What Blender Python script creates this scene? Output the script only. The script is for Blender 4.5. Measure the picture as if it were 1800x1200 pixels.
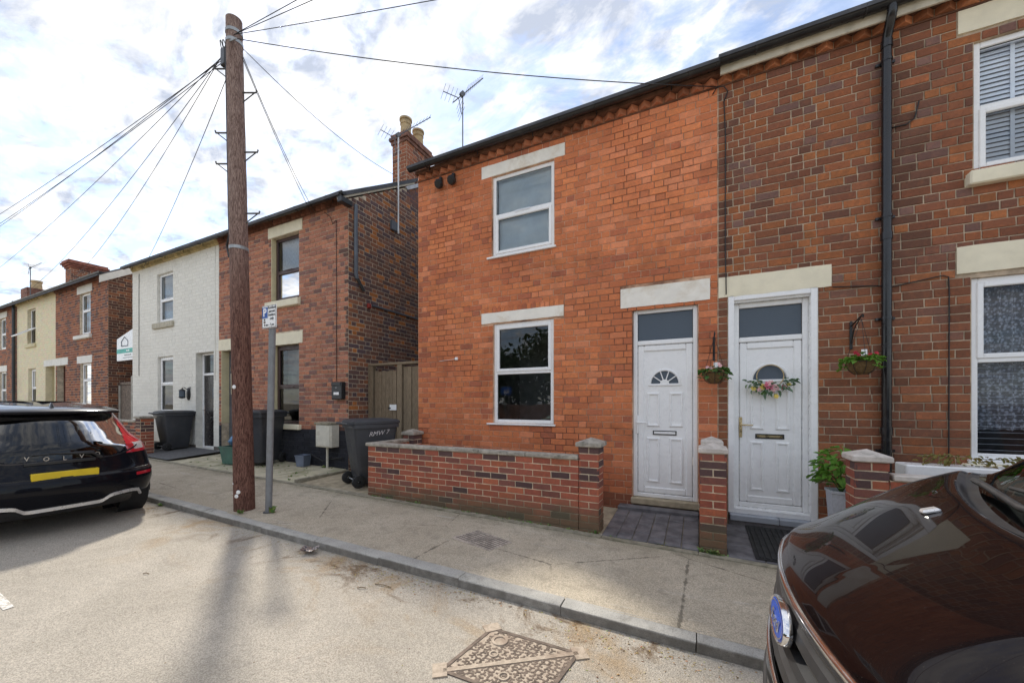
import bpy, math, random
from mathutils import Vector, Matrix
random.seed(7)
R = math.radians
scene = bpy.context.scene
for o in list(bpy.data.objects): bpy.data.objects.remove(o)

# ------------------------------------------------------------------ camera
cam_d = bpy.data.cameras.new('camera'); cam = bpy.data.objects.new('camera', cam_d)
scene.collection.objects.link(cam); scene.camera = cam
cam.location = (0, 0, 1.43); cam.rotation_euler = (R(90), 0, R(26))
cam_d.sensor_width = 36; cam_d.lens = 13.44; cam_d.shift_y = 0.06
cam_d.clip_start = 0.05; cam_d.clip_end = 2000
scene.render.resolution_x = 1024; scene.render.resolution_y = 682

# ------------------------------------------------------------------ sky, sun, exposure
SUN_EL, SUN_AZ = R(47), R(-59.3)          # azimuth from +Y, clockwise positive
world = bpy.data.worlds.new('World'); scene.world = world; world.use_nodes = True
wt = world.node_tree; wt.nodes.clear()
def wn(t, **k):
    n = wt.nodes.new(t)
    for a, b in k.items(): setattr(n, a, b)
    return n
wout = wn('ShaderNodeOutputWorld'); wbg = wn('ShaderNodeBackground'); wbg.inputs[1].default_value = 0.1
sky = wn('ShaderNodeTexSky', sky_type='NISHITA', sun_disc=False)
sky.sun_elevation = SUN_EL; sky.sun_rotation = SUN_AZ; sky.air_density = 1.0; sky.dust_density = .5; sky.ozone_density = 2.5
tc = wn('ShaderNodeTexCoord'); sep = wn('ShaderNodeSeparateXYZ'); wt.links.new(tc.outputs['Generated'], sep.inputs[0])
def wmath(op, a, b=None, c=None):
    n = wn('ShaderNodeMath', operation=op)
    for i, v in enumerate((a, b, c)):
        if v is None: continue
        if isinstance(v, (int, float)): n.inputs[i].default_value = v
        else: wt.links.new(v, n.inputs[i])
    return n.outputs[0]
zz = wmath('ADD', wmath('MAXIMUM', sep.outputs[2], 0.0), 0.16)
comb = wn('ShaderNodeCombineXYZ')
wt.links.new(wmath('DIVIDE', sep.outputs[0], zz), comb.inputs[0]); wt.links.new(wmath('DIVIDE', sep.outputs[1], zz), comb.inputs[1])
def wnoise(scale, det, rough, dist, off):
    m = wn('ShaderNodeMapping'); wt.links.new(comb.outputs[0], m.inputs[0]); m.inputs[1].default_value = off
    m.inputs[2].default_value = (0, 0, 0.5); m.inputs[3].default_value = (1.0, 1.5, 1)
    n = wn('ShaderNodeTexNoise'); wt.links.new(m.outputs[0], n.inputs['Vector'])
    n.inputs['Scale'].default_value = scale; n.inputs['Detail'].default_value = det
    n.inputs['Roughness'].default_value = rough; n.inputs['Distortion'].default_value = dist
    return n.outputs['Fac']
nb = wnoise(1.2, 4, .5, .3, (3.1, 1.2, 0)); nf = wnoise(8.5, 8, .58, .25, (0.4, 7.7, 0))
mixn = wmath('ADD', wmath('MULTIPLY', nb, .42), wmath('MULTIPLY', nf, .58))
ramp = wn('ShaderNodeMapRange', interpolation_type='SMOOTHSTEP'); wt.links.new(mixn, ramp.inputs[0])
ramp.inputs[1].default_value = .42; ramp.inputs[2].default_value = .565; ramp.inputs[3].default_value = .34; ramp.inputs[4].default_value = 1.0
# underside shading of the cloud sheet
ns = wnoise(5.0, 8, .62, .4, (9.0, 2.0, 0))
sh = wn('ShaderNodeMapRange'); wt.links.new(ns, sh.inputs[0])
sh.inputs[1].default_value = .38; sh.inputs[2].default_value = .62; sh.inputs[3].default_value = 0.0; sh.inputs[4].default_value = 1.0
cc = wn('ShaderNodeCombineColor'); 
for ci, (lo_, hi_) in enumerate(((2.4, 5.5), (2.65, 5.45), (3.2, 5.4))):
    wt.links.new(wmath('ADD', wmath('MULTIPLY', sh.outputs[0], hi_-lo_), lo_), cc.inputs[ci])
wm = wn('ShaderNodeMix', data_type='RGBA'); wt.links.new(ramp.outputs[0], wm.inputs[0]); wt.links.new(sky.outputs[0], wm.inputs[6]); wt.links.new(cc.outputs[0], wm.inputs[7])
wt.links.new(wm.outputs[2], wbg.inputs[0]); wt.links.new(wbg.outputs[0], wout.inputs[0])

sd = bpy.data.lights.new('sun', 'SUN'); sd.energy = 1.65; sd.angle = R(4.0); sd.color = (1, .94, .84)
sun = bpy.data.objects.new('sun', sd); scene.collection.objects.link(sun)
sdir = Vector((math.sin(SUN_AZ) * math.cos(SUN_EL), math.cos(SUN_AZ) * math.cos(SUN_EL), math.sin(SUN_EL)))
sun.rotation_euler = sdir.to_track_quat('Z', 'Y').to_euler(); sun.location = (-12, 14, 20)
vs = scene.view_settings; vs.view_transform = 'Standard'; vs.look = 'None'; vs.gamma = 1; vs.exposure = 1.38; vs.use_curve_mapping = False
scene.render.engine = 'CYCLES'

# ------------------------------------------------------------------ helpers
C = scene.collection
FY = 5.155                                    # the plane all the house fronts share
def gx(x): return 0.0196 * max(-12, min(30, -x))
def zp(x, y=4.12): return gx(x) + .02 * (min(y, 4.6) - 4.12)     # pavement height
def zr(x, y=0): return gx(x) - .101                              # road height

class MB:
    def __init__(s): s.v = []; s.f = []; s.c = []
    def add(s, vs, fs, col=None):
        b = len(s.v); s.v += [tuple(p) for p in vs]; s.f += [tuple(b + i for i in f) for f in fs]; s.c += [col] * len(fs)
        return s
    def box(s, x0, x1, y0, y1, z0, z1, col=None):
        return s.add([(x0,y0,z0),(x1,y0,z0),(x1,y1,z0),(x0,y1,z0),(x0,y0,z1),(x1,y0,z1),(x1,y1,z1),(x0,y1,z1)],
                     [(0,3,2,1),(4,5,6,7),(0,1,5,4),(1,2,6,5),(2,3,7,6),(3,0,4,7)], col)
    def bbox(s, x0, x1, y0, y1, z0, z1, b=.006, col=None):
        """box with chamfered edges"""
        b = min(b, (x1-x0)*.45, (y1-y0)*.45, (z1-z0)*.45)
        P = []
        for (i, X) in ((0, (x0, x1)), (1, (y0, y1)), (2, (z0, z1))):
            pass
        idx = {}
        V = []
        for sx in (0, 1):
            for sy in (0, 1):
                for sz in (0, 1):
                    x, y, z = (x0, x1)[sx], (y0, y1)[sy], (z0, z1)[sz]
                    dx, dy, dz = (b, -b)[sx], (b, -b)[sy], (b, -b)[sz]
                    for ax, p in (('x', (x, y+dy, z+dz)), ('y', (x+dx, y, z+dz)), ('z', (x+dx, y+dy, z))):
                        idx[(sx, sy, sz, ax)] = len(V); V.append(p)
        F = []
        for ax, o in (('x', 0), ('y', 1), ('z', 2)):
            for sd_ in (0, 1):
                q = []
                for a, c2 in ((0,0),(1,0),(1,1),(0,1)):
                    k = [a, c2]; k.insert(o, sd_); q.append(idx[tuple(k) + (ax,)])
                F.append(tuple(q))
        axes = 'xyz'
        for o in range(3):
            p, q = [i for i in range(3) if i != o]
            for a in (0, 1):
                for c2 in (0, 1):
                    k0 = [0]*3; k1 = [0]*3; k0[p] = k1[p] = a; k0[q] = k1[q] = c2; k0[o] = 0; k1[o] = 1
                    F.append((idx[tuple(k0)+(axes[p],)], idx[tuple(k1)+(axes[p],)], idx[tuple(k1)+(axes[q],)], idx[tuple(k0)+(axes[q],)]))
        for sx in (0,1):
            for sy in (0,1):
                for sz in (0,1): F.append(tuple(idx[(sx,sy,sz,a)] for a in axes))
        return s.add(V, F, col)
    def prism(s, poly, axis, a, b, col=None):
        """polygon in the two other axes, extruded along axis from a to b"""
        n = len(poly)
        def P(p, t): q = list(p); q.insert(axis, t); return tuple(q)
        return s.add([P(p, a) for p in poly] + [P(p, b) for p in poly],
                     [tuple(range(n)), tuple(range(2*n-1, n-1, -1))] + [(i, (i+1) % n, n+(i+1) % n, n+i) for i in range(n)], col)
    def tube(s, pts, r, n=8, cap=True, col=None):
        pts = [Vector(p) for p in pts]; rs = r if isinstance(r, (list, tuple)) else [r]*len(pts)
        up = None; V = []; F = []
        for i, p in enumerate(pts):
            d = (pts[min(i+1, len(pts)-1)] - pts[max(i-1, 0)])
            d = d.normalized() if d.length > 1e-9 else Vector((0, 0, 1))
            if up is None: up = Vector((0,0,1)) if abs(d.z) < .9 else Vector((1,0,0))
            a = d.cross(up).normalized(); b = a.cross(d).normalized(); up = b
            for k in range(n):
                t = 2*math.pi*k/n; V.append(p + a*math.cos(t)*rs[i] + b*math.sin(t)*rs[i])
        for i in range(len(pts)-1):
            for k in range(n): F.append((i*n+k, i*n+(k+1) % n, (i+1)*n+(k+1) % n, (i+1)*n+k))
        if cap: F.append(tuple(range(n-1, -1, -1))); F.append(tuple(range((len(pts)-1)*n, len(pts)*n)))
        return s.add(V, F, col)
    def lathe(s, prof, c=(0,0,0), n=24, axis=2, col=None, a0=0, a1=2*math.pi):
        """profile of (radius, height) pairs turned about an axis through c"""
        V = []; F = []; full = abs(a1-a0-2*math.pi) < 1e-6; m = n if full else n+1
        for r, h in prof:
            for k in range(m):
                t = a0+(a1-a0)*k/n; p = [r*math.cos(t), r*math.sin(t)]; p.insert(axis, h) if axis != 1 else p.insert(1, h)
                V.append((c[0]+p[0], c[1]+p[1], c[2]+p[2]))
        for i in range(len(prof)-1):
            for k in range(n): F.append((i*m+k, i*m+(k+1) % m, (i+1)*m+(k+1) % m, (i+1)*m+k))
        return s.add(V, F, col)
    def xf(s, M):
        s.v = [tuple(M @ Vector(p)) for p in s.v]; return s
    def mesh(s, name, smooth=False):
        me = bpy.data.meshes.new(name); me.from_pydata(s.v, [], s.f)
        if any(c is not None for c in s.c):
            at = me.attributes.new('bc', 'FLOAT_COLOR', 'FACE')
            at.data.foreach_set('color', [x for c in s.c for x in ((*c, 1.0) if c else (1, 1, 1, 1))])
        me.validate(); me.update()
        import bmesh
        bm = bmesh.new(); bm.from_mesh(me); bmesh.ops.recalc_face_normals(bm, faces=bm.faces); bm.to_mesh(me); bm.free()
        if smooth:
            me.polygons.foreach_set('use_smooth', [True]*len(me.polygons))
            if smooth is not True: me.set_sharp_from_angle(angle=R(smooth))
        return me
    def build(s, name, m=None, parent=None, smooth=False):
        return link(name, s.mesh(name, smooth), m, parent)

def link(name, me, m=None, parent=None):
    o = bpy.data.objects.new(name, me); C.objects.link(o)
    if m is not None and len(me.materials) == 0: me.materials.append(m)
    if parent is not None: attach(o, parent)
    return o
def wloc(o):
    return (wloc(o.parent) if o.parent else Vector((0, 0, 0))) + Vector(o.location) * 1.0 + (o.matrix_parent_inverse.translation if o.parent else Vector((0, 0, 0)))
def attach(o, parent):
    """world-built child: keep its place under a parent that is only translated"""
    o.parent = parent; o.matrix_parent_inverse = Matrix.Translation(-wloc(parent))
def tag(o, label=None, cat=None, group=None, kind=None):
    if label: o['label'] = label
    if cat: o['category'] = cat
    if group: o['group'] = group
    if kind: o['kind'] = kind
    return o
def thing(name, label, cat, loc=(0,0,0), group=None):
    o = bpy.data.objects.new(name, None); C.objects.link(o); o.location = loc; o.empty_display_size = .2
    return tag(o, label, cat, group)
def copy_tree(o, parent=None):
    c = o.copy(); C.objects.link(c)
    if parent is not None: c.parent = parent
    for ch in [q for q in bpy.data.objects if q.parent == o]: copy_tree(ch, c)
    return c
def text_mb(txt, size, depth=.002, bold=0, shear=0, space=1.0, align='CENTER'):
    cu = bpy.data.curves.new('t', 'FONT'); cu.body = txt; cu.size = size; cu.extrude = depth; cu.offset = bold; cu.shear = shear
    cu.space_character = space; cu.align_x = align; cu.align_y = 'CENTER'; cu.resolution_u = 3
    o = bpy.data.objects.new('t', cu); C.objects.link(o)
    dg = bpy.context.evaluated_depsgraph_get(); me = bpy.data.meshes.new_from_object(o.evaluated_get(dg))
    b = MB(); b.v = [tuple(v.co) for v in me.vertices]; b.f = [tuple(p.vertices) for p in me.polygons]; b.c = [None]*len(b.f)
    bpy.data.objects.remove(o); bpy.data.curves.remove(cu); bpy.data.meshes.remove(me)
    return b

# ------------------------------------------------------------------ materials
class NT:
    def __init__(s, name):
        s.m = bpy.data.materials.new(name); s.m.use_nodes = True; s.t = s.m.node_tree; s.b = s.t.nodes['Principled BSDF']
        s.pos = None
    def n(s, t, **k):
        q = s.t.nodes.new(t)
        for a, b in k.items(): setattr(q, a, b)
        return q
    def ln(s, a, b): s.t.links.new(a, b)
    def put(s, inp, v):
        if isinstance(v, (int, float)): inp.default_value = v
        elif isinstance(v, tuple): inp.default_value = (*v, 1) if len(v) == 3 and inp.type == 'RGBA' else v
        else: s.ln(v, inp)
    def P(s):
        if s.pos is None: s.pos = s.n('ShaderNodeNewGeometry').outputs['Position']
        return s.pos
    def noise(s, scale, det=4, rough=.55, dist=0, stretch=None, vec=None, off=None):
        v = vec or s.P()
        if stretch or off:
            m = s.n('ShaderNodeMapping'); s.ln(v, m.inputs[0]); v = m.outputs[0]
            if stretch: m.inputs[3].default_value = stretch
            if off: m.inputs[1].default_value = off
        q = s.n('ShaderNodeTexNoise'); s.ln(v, q.inputs['Vector']); q.inputs['Scale'].default_value = scale
        q.inputs['Detail'].default_value = det; q.inputs['Roughness'].default_value = rough; q.inputs['Distortion'].default_value = dist
        return q.outputs['Fac']
    def vor(s, scale, feature='F1', rnd=1, stretch=None):
        v = s.P()
        if stretch:
            m = s.n('ShaderNodeMapping'); s.ln(v, m.inputs[0]); m.inputs[3].default_value = stretch; v = m.outputs[0]
        q = s.n('ShaderNodeTexVoronoi', feature=feature); s.ln(v, q.inputs['Vector']); q.inputs['Scale'].default_value = scale; q.inputs['Randomness'].default_value = rnd
        return q
    def rng(s, v, a, b, c=0., d=1., smooth=True):
        q = s.n('ShaderNodeMapRange', interpolation_type='SMOOTHSTEP' if smooth else 'LINEAR'); s.ln(v, q.inputs[0])
        for i, x in enumerate((a, b, c, d)): q.inputs[i+1].default_value = x
        return q.outputs[0]
    def mix(s, f, a, b, mode='MIX'):
        q = s.n('ShaderNodeMix', data_type='RGBA', blend_type=mode); s.put(q.inputs[0], f); s.put(q.inputs[6], a); s.put(q.inputs[7], b)
        return q.outputs[2]
    def math(s, op, a, b=0.):
        q = s.n('ShaderNodeMath', operation=op); s.put(q.inputs[0], a); s.put(q.inputs[1], b); return q.outputs[0]
    def sep(s, axis):
        q = s.n('ShaderNodeSeparateXYZ'); s.ln(s.P(), q.inputs[0]); return q.outputs[axis]
    def n_sep(s, col): q = s.n('ShaderNodeSeparateColor'); s.ln(col, q.inputs[0]); return q.outputs[0]
    def bump(s, h, strength=.5, dist=.01, prev=None):
        q = s.n('ShaderNodeBump'); s.ln(h, q.inputs['Height']); q.inputs['Strength'].default_value = strength; q.inputs['Distance'].default_value = dist
        if prev is not None: s.ln(prev, q.inputs['Normal'])
        s.ln(q.outputs[0], s.b.inputs['Normal']); return q.outputs[0]
    def set(s, **k):
        nm = dict(col='Base Color', rough='Roughness', metal='Metallic', spec='Specular IOR Level', coat='Coat Weight', crough='Coat Roughness', trans='Transmission Weight', ior='IOR', alpha='Alpha', sheen='Sheen Weight', sss='Subsurface Weight')
        for a, b in k.items(): s.put(s.b.inputs[nm[a]], b)
        return s.m

def mk(name, col, rough=.6, metal=0., var=.18, vs=6., dirt=0., dcol=(.08,.07,.055), ds=2.5, bump=0., bs=80., bd=.003, spec=.5, coat=0.):
    """plain surface with tonal variation, dirt and fine relief"""
    t = NT(name)
    c = t.mix(t.rng(t.noise(vs, 5, .6), .3, .7), tuple(x*(1-var) for x in col), tuple(min(1, x*(1+var)) for x in col))
    if dirt: c = t.mix(t.math('MULTIPLY', t.rng(t.noise(ds, 6, .65, .4), .48, .72), dirt), c, dcol)
    if bump: t.bump(t.noise(bs, 4, .6), bump, bd)
    rr = t.rng(t.noise(vs*2.3, 3), .3, .7, max(0.02, rough-.08), min(1, rough+.08))
    return t.set(col=c, rough=rr, metal=metal, spec=spec, coat=coat)

def mk_brick(name, use_attr, soot=.35, mott=.5, wash=None, damp=None, rough=.85):
    t = NT(name)
    if use_attr: a = t.n('ShaderNodeAttribute'); a.attribute_name = 'bc'; base = a.outputs['Color']
    else: base = t.n('ShaderNodeObjectInfo').outputs['Color']
    n1 = t.noise(19, 6, .7, .5); n2 = t.noise(48, 6, .75)
    c = t.mix(t.math('MULTIPLY', t.rng(n1, .48, .66), mott), base, t.mix(1., base, (1.5, 1.32, 1.1), 'MULTIPLY'))
    c = t.mix(t.math('MULTIPLY', t.rng(n2, .50, .68), mott*.8), c, t.mix(1., base, (.45, .45, .5), 'MULTIPLY'))
    c = t.mix(t.math('MULTIPLY', t.rng(t.noise(1.3, 6, .65, .6), .5, .72), soot), c, t.mix(1., c, (.42, .42, .45), 'MULTIPLY'))
    if wash:
        c = t.mix(t.math('MULTIPLY', t.rng(t.noise(.9, 5, .6, .3, off=(3, 1, 5)), .45, .65), .45), c, wash)
    if damp:
        f = t.math('ADD', t.sep(2), t.math('MULTIPLY', t.noise(3.0, 5), -.35))
        c = t.mix(t.math('MULTIPLY', t.rng(f, damp[0], damp[1], 1., 0.), damp[2]), c, damp[3])
    t.bump(t.noise(140, 5, .7), .55, .004, prev=t.bump(t.noise(28, 4, .6), .35, .006))
    return t.set(col=c, rough=rough, spec=.25)
def brick_pair(name, **k): return mk_brick(name, False, **k), mk_brick(name + '_field', True, **k)

def mk_mortar(name, col, var=.3, damp=None, dark=None):
    t = NT(name)
    c = t.mix(t.rng(t.noise(9, 6, .65), .3, .7), tuple(x*(1-var) for x in col), tuple(x*(1+var) for x in col))
    if dark: c = t.mix(t.math('MULTIPLY', t.rng(t.noise(1.1, 6, .65, .5), .42, .62), dark[0]), c, dark[1])
    if damp:
        f = t.math('ADD', t.sep(2), t.math('MULTIPLY', t.noise(3.0, 5), -.35)); c = t.mix(t.math('MULTIPLY', t.rng(f, damp[0], damp[1], 1., 0.), damp[2]), c, damp[3])
    t.bump(t.noise(220, 4, .7), .5, .003)
    return t.set(col=c, rough=.95, spec=.2)

def mk_glass(name, ior=1.75, tint=(.86, .9, .9), rough=0.0, obscure=0):
    t = NT(name); t.t.nodes.remove(t.b)
    out = [n for n in t.t.nodes if n.type == 'OUTPUT_MATERIAL'][0]
    fr = t.n('ShaderNodeFresnel'); fr.inputs[0].default_value = ior
    tr = t.n('ShaderNodeBsdfTransparent'); tr.inputs[0].default_value = (*tint, 1)
    if obscure: tr = t.n('ShaderNodeBsdfDiffuse'); tr.inputs[0].default_value = (*tint, 1)
    gl = t.n('ShaderNodeBsdfGlossy'); gl.inputs['Roughness'].default_value = rough
    bp = t.n('ShaderNodeBump'); bp.inputs['Strength'].default_value = .06 if not obscure else .5; bp.inputs['Distance'].default_value = .01
    t.ln(t.noise(1.6 if not obscure else 90, 2), bp.inputs['Height']); t.ln(bp.outputs[0], gl.inputs['Normal'])
    mx = t.n('ShaderNodeMixShader'); t.ln(fr.outputs[0], mx.inputs[0]); t.ln(tr.outputs[0], mx.inputs[1]); t.ln(gl.outputs[0], mx.inputs[2]); t.ln(mx.outputs[0], out.inputs[0])
    return t.m

m = {}
m['upvc'] = mk('white_upvc', (.90, .90, .89), .3, var=.012, dirt=.05, dcol=(.6, .58, .52), spec=.5)
m['upvc_dark'] = mk('maroon_timber', (.06, .028, .025), .4, var=.15)
m['stone_white'] = mk('painted_stone', (.88, .84, .75), .8, var=.05, dirt=.5, dcol=(.55, .42, .26), ds=3, bump=.25, bs=40, bd=.006)
m['stone_cream'] = mk('cream_painted_stone', (.84, .77, .58), .8, var=.05, dirt=.25, dcol=(.45, .40, .27), ds=3, bump=.25, bs=40, bd=.006)
m['coping'] = mk('weathered_concrete', (.40, .365, .305), .9, var=.25, vs=14, dirt=.75, dcol=(.10, .10, .08), ds=9, bump=.7, bs=60, bd=.006)
m['cap'] = mk('cast_stone_cap', (.62, .56, .50), .9, var=.15, vs=14, dirt=.55, dcol=(.22, .21, .17), ds=9, bump=.5, bs=60, bd=.005)
m['gutter'] = mk('black_gutter', (.018, .019, .021), .35, var=.2, dirt=.2, dcol=(.09, .09, .085), ds=6)
m['pipe'] = mk('black_downpipe', (.016, .016, .018), .22, var=.15)
m['pipe_grey'] = mk('grey_downpipe', (.10, .115, .14), .4, var=.15)
m['fascia'] = mk('cream_fascia', (.62, .56, .44), .6, var=.08, dirt=.5, dcol=(.3, .27, .2), ds=5)
m['slate'] = mk('roof_slate', (.07, .072, .08), .75, var=.3, vs=3)
m['glass'] = mk_glass('window_glass')
m['glass_dark'] = mk_glass('lower_window_glass', 1.75, (.85, .9, .9))
m['glass_soft'] = mk_glass('clear_window_glass', 1.45, (.92, .95, .97))
m['obscure'] = mk_glass('obscured_glass', 1.55, (.075, .10, .13), .12, 1)
m['room'] = mk('dim_room', (.24, .24, .25), .9)
m['blind'] = mk('pale_blind', (.80, .88, .95), .8, var=.06)
m['slat'] = mk('white_blind_slat', (.78, .82, .88), .6, var=.04)
m['net'] = mk('net_curtain', (.70, .72, .76), .9, var=.12, vs=20)
m['letter'] = mk('brass_and_black', (.03, .03, .03), .3)
m['chrome'] = mk('chrome', (.75, .75, .76), .12, metal=1., var=.03)
m['brass'] = mk('brass', (.6, .48, .28), .25, metal=1., var=.05)
m['black_iron'] = mk('black_iron', (.015, .015, .016), .5, var=.2)
m['wire'] = mk('black_cable', (.02, .02, .021), .6, var=.1)
m['room_light'] = mk('light_room', (.4, .4, .38), .9)

# ------------------------------------------------------------------ ground, road, pavement
def sheet(name, mat, xs, ys, zf, kind='structure'):
    b = MB(); V = [(x, y, zf(x, y)) for y in ys for x in xs]; n = len(xs)
    b.add(V, [(j*n+i, j*n+i+1, (j+1)*n+i+1, (j+1)*n+i) for j in range(len(ys)-1) for i in range(n-1)])
    return tag(b.build(name, mat, smooth=True), kind=kind)
def lin(a, b, n): return [a+(b-a)*i/n for i in range(n+1)]
XS = [-400, -120, -60, -40] + lin(-30, 12, 84) + [30, 80, 200, 400]

t = NT('road_asphalt')
c = t.mix(t.rng(t.noise(1.1, 6, .6, .3), .3, .7), (.42, .38, .315), (.52, .47, .395))
c = t.mix(t.math('MULTIPLY', t.rng(t.noise(105, 4, .75), .46, .62), .55), c, (.33, .295, .25))
c = t.mix(t.math('MULTIPLY', t.rng(t.noise(130, 3, .8), .57, .66), .85), c, (.62, .57, .48))
c = t.mix(t.math('MULTIPLY', t.rng(t.noise(150, 2, .5, off=(5,5,5)), .63, .7), .7), c, (.14, .12, .10))
# sandy dirt washed along the kerb
yy = t.sep(1)
f = t.math('MULTIPLY', t.rng(yy, 1.2, 2.5), t.rng(t.noise(1.3, 7, .68, .7, off=(1.7, 0, 0)), .50, .68))
c = t.mix(t.math('MULTIPLY', f, .8), c, (.36, .25, .135))
f2 = t.math('MULTIPLY', t.rng(yy, 1.95, 2.5), t.rng(t.noise(1.9, 7, .7, .8, off=(4.45, 0, 0)), .52, .64))
c = t.mix(t.math('MULTIPLY', f2, .95), c, (.14, .088, .045))
f3 = t.rng(t.noise(.55, 5, .65, .5, off=(8, 2, 0)), .60, .72)
c = t.mix(t.math('MULTIPLY', f3, .5), c, (.31, .24, .16))
c = t.mix(t.math('MULTIPLY', t.rng(t.noise(2.4, 6, .7, .6, stretch=(.5, 1.6, 1), off=(2, 6, 0)), .55, .72), .35), c, (.29, .26, .22))
vc = t.vor(165); c = t.mix(.34, c, t.mix(1., c, t.mix(t.rng(t.n_sep(vc.outputs['Color']), .1, .9), (.45, .44, .43), (1.5, 1.48, 1.45)), 'MULTIPLY'))
c = t.mix(t.math('MULTIPLY', t.rng(t.noise(7, 6, .7, .3), .5, .68), .28), c, (.30, .27, .23))
h = t.noise(130, 4, .75); h2 = t.vor(140).outputs['Distance']
t.bump(h, .8, .008, prev=t.bump(h2, .45, .006))
m['road'] = t.set(col=c, rough=.93, spec=.25)

t = NT('pavement_asphalt')
c = t.mix(t.rng(t.noise(.9, 6, .62, .4), .35, .66), (.49, .42, .315), (.60, .525, .405))
c = t.mix(t.math('MULTIPLY', t.rng(t.noise(95, 4, .75), .46, .62), .6), c, (.26, .235, .19))
c = t.mix(t.math('MULTIPLY', t.rng(t.noise(150, 3, .8), .58, .68), .6), c, (.60, .55, .46))
c = t.mix(t.math('MULTIPLY', t.rng(t.noise(2.2, 6, .7, 1.2, stretch=(.35, 2.2, 1)), .58, .70), .65), c, (.60, .56, .48))
c = t.mix(t.math('MULTIPLY', t.math('MULTIPLY', t.rng(t.sep(1), 3.75, 4.08), t.rng(t.noise(4, 5), .3, .6)), .55), c, (.15, .14, .085))
vc = t.vor(170); c = t.mix(.34, c, t.mix(1., c, t.mix(t.rng(t.n_sep(vc.outputs['Color']), .1, .9), (.45, .44, .43), (1.45, 1.43, 1.40)), 'MULTIPLY'))
c = t.mix(t.math('MULTIPLY', t.rng(t.noise(6, 6, .72, .5), .48, .66), .4), c, (.25, .215, .165))
ed = t.vor(.62, 'DISTANCE_TO_EDGE', 1, (1, 1.25, 1)); w = t.math('ADD', ed.outputs['Distance'], t.math('MULTIPLY', t.math('SUBTRACT', t.noise(9, 6, .75), .5), .05))
crk = t.math('MULTIPLY', t.rng(w, .001, .007, 1., 0.), t.rng(t.noise(.7, 3, off=(3,9,0)), .42, .55))
c = t.mix(t.math('MULTIPLY', crk, .75), c, (.12, .105, .08))
t.bump(t.noise(120, 4, .75), .75, .007, prev=t.bump(t.noise(3, 4), .25, .03))
m['pave'] = t.set(col=c, rough=.95, spec=.2)

t = NT('kerb_concrete')
c = t.mix(t.rng(t.noise(5, 6, .6), .3, .7), (.38, .365, .33), (.50, .48, .43))
c = t.mix(t.math('MULTIPLY', t.rng(t.noise(120, 4, .75), .5, .64), .6), c, (.16, .155, .14))
c = t.mix(t.math('MULTIPLY', t.rng(t.noise(3.5, 6, .7, .6), .52, .7), .55), c, (.15, .14, .115))
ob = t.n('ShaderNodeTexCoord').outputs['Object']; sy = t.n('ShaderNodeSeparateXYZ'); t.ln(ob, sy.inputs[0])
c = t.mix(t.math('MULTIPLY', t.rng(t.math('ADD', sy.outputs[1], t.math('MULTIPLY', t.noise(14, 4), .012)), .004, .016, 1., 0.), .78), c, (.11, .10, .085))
t.bump(t.noise(120, 5, .7), .6, .005)
m['kerb'] = t.set(col=c, rough=.93, spec=.25)
m['earth'] = mk('earth', (.2, .17, .12), .95, var=.3)
m['edging'] = mk('old_edging', (.30, .27, .20), .95, var=.3, vs=10, dirt=.7, dcol=(.10, .10, .05), ds=5, bump=.6)
m['concrete'] = mk('sandy_concrete', (.42, .35, .24), .95, var=.2, vs=9, dirt=.4, dcol=(.16, .14, .09), ds=4, bump=.5)
m['slab'] = mk('mossy_paving_slab', (.50, .45, .32), .93, var=.22, vs=5, dirt=.6, dcol=(.20, .21, .07), ds=3, bump=.5)
m['tarmac_dark'] = mk('dark_tarmac', (.12, .12, .12), .93, var=.25, vs=20, bump=.6, bs=120)
m['block'] = mk('charcoal_block_paving', (.145, .138, .145), .72, var=.35, vs=7, dirt=.35, dcol=(.22, .20, .18), ds=7, bump=.35, bs=120)

sheet('ground', m['earth'], XS, [-400, -60, -20, 20, 60, 400], lambda x, y: gx(x)-.32)
sheet('road', m['road'], XS, [-4.25] + lin(-2, 2.62, 12), lambda x, y: zr(x, y))
sheet('pavement', m['pave'], XS, [2.70] + lin(3, 4.15, 6), lambda x, y: zp(x, y))
sheet('opposite_pavement', m['pave'], XS, [-6.4, -5, -4.2], lambda x, y: gx(x))
b = MB(); 
for x in range(-30, 12): b.box(x, x+.99, -4.32, -4.19, gx(x+.5)-.3, gx(x+.5)+.012)
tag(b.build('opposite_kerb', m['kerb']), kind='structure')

# kerb stones: each one a piece of the kerb
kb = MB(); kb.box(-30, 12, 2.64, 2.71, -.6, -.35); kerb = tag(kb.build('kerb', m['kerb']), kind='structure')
ks = MB(); L_ = .873
prof = [(-.0, -.16), (.0, .056), (.004, .066), (.013, .072), (.125, .076), (.125, -.16)]
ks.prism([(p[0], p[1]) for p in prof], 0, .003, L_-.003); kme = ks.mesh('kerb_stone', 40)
k2 = []
for vv in range(3):
    q = kme.copy(); rnd = random.Random(vv)
    for v in q.vertices: v.co += Vector((rnd.uniform(-.004, .004), rnd.uniform(-.004, .004), rnd.uniform(-.004, .004)))
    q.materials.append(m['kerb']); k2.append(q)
for i in range(-26, 9):
    x = -.012 + (i)*L_; o = link('kerb_stone', k2[i % 3]); o.location = (x, 2.6+random.uniform(-.004, .004), zp(x, 2.6)-.072+random.uniform(-.003, .003))
    o.rotation_euler = (random.uniform(-.006, .006), math.atan(.0196) , random.uniform(-.003, .003)); o.parent = kerb

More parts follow.
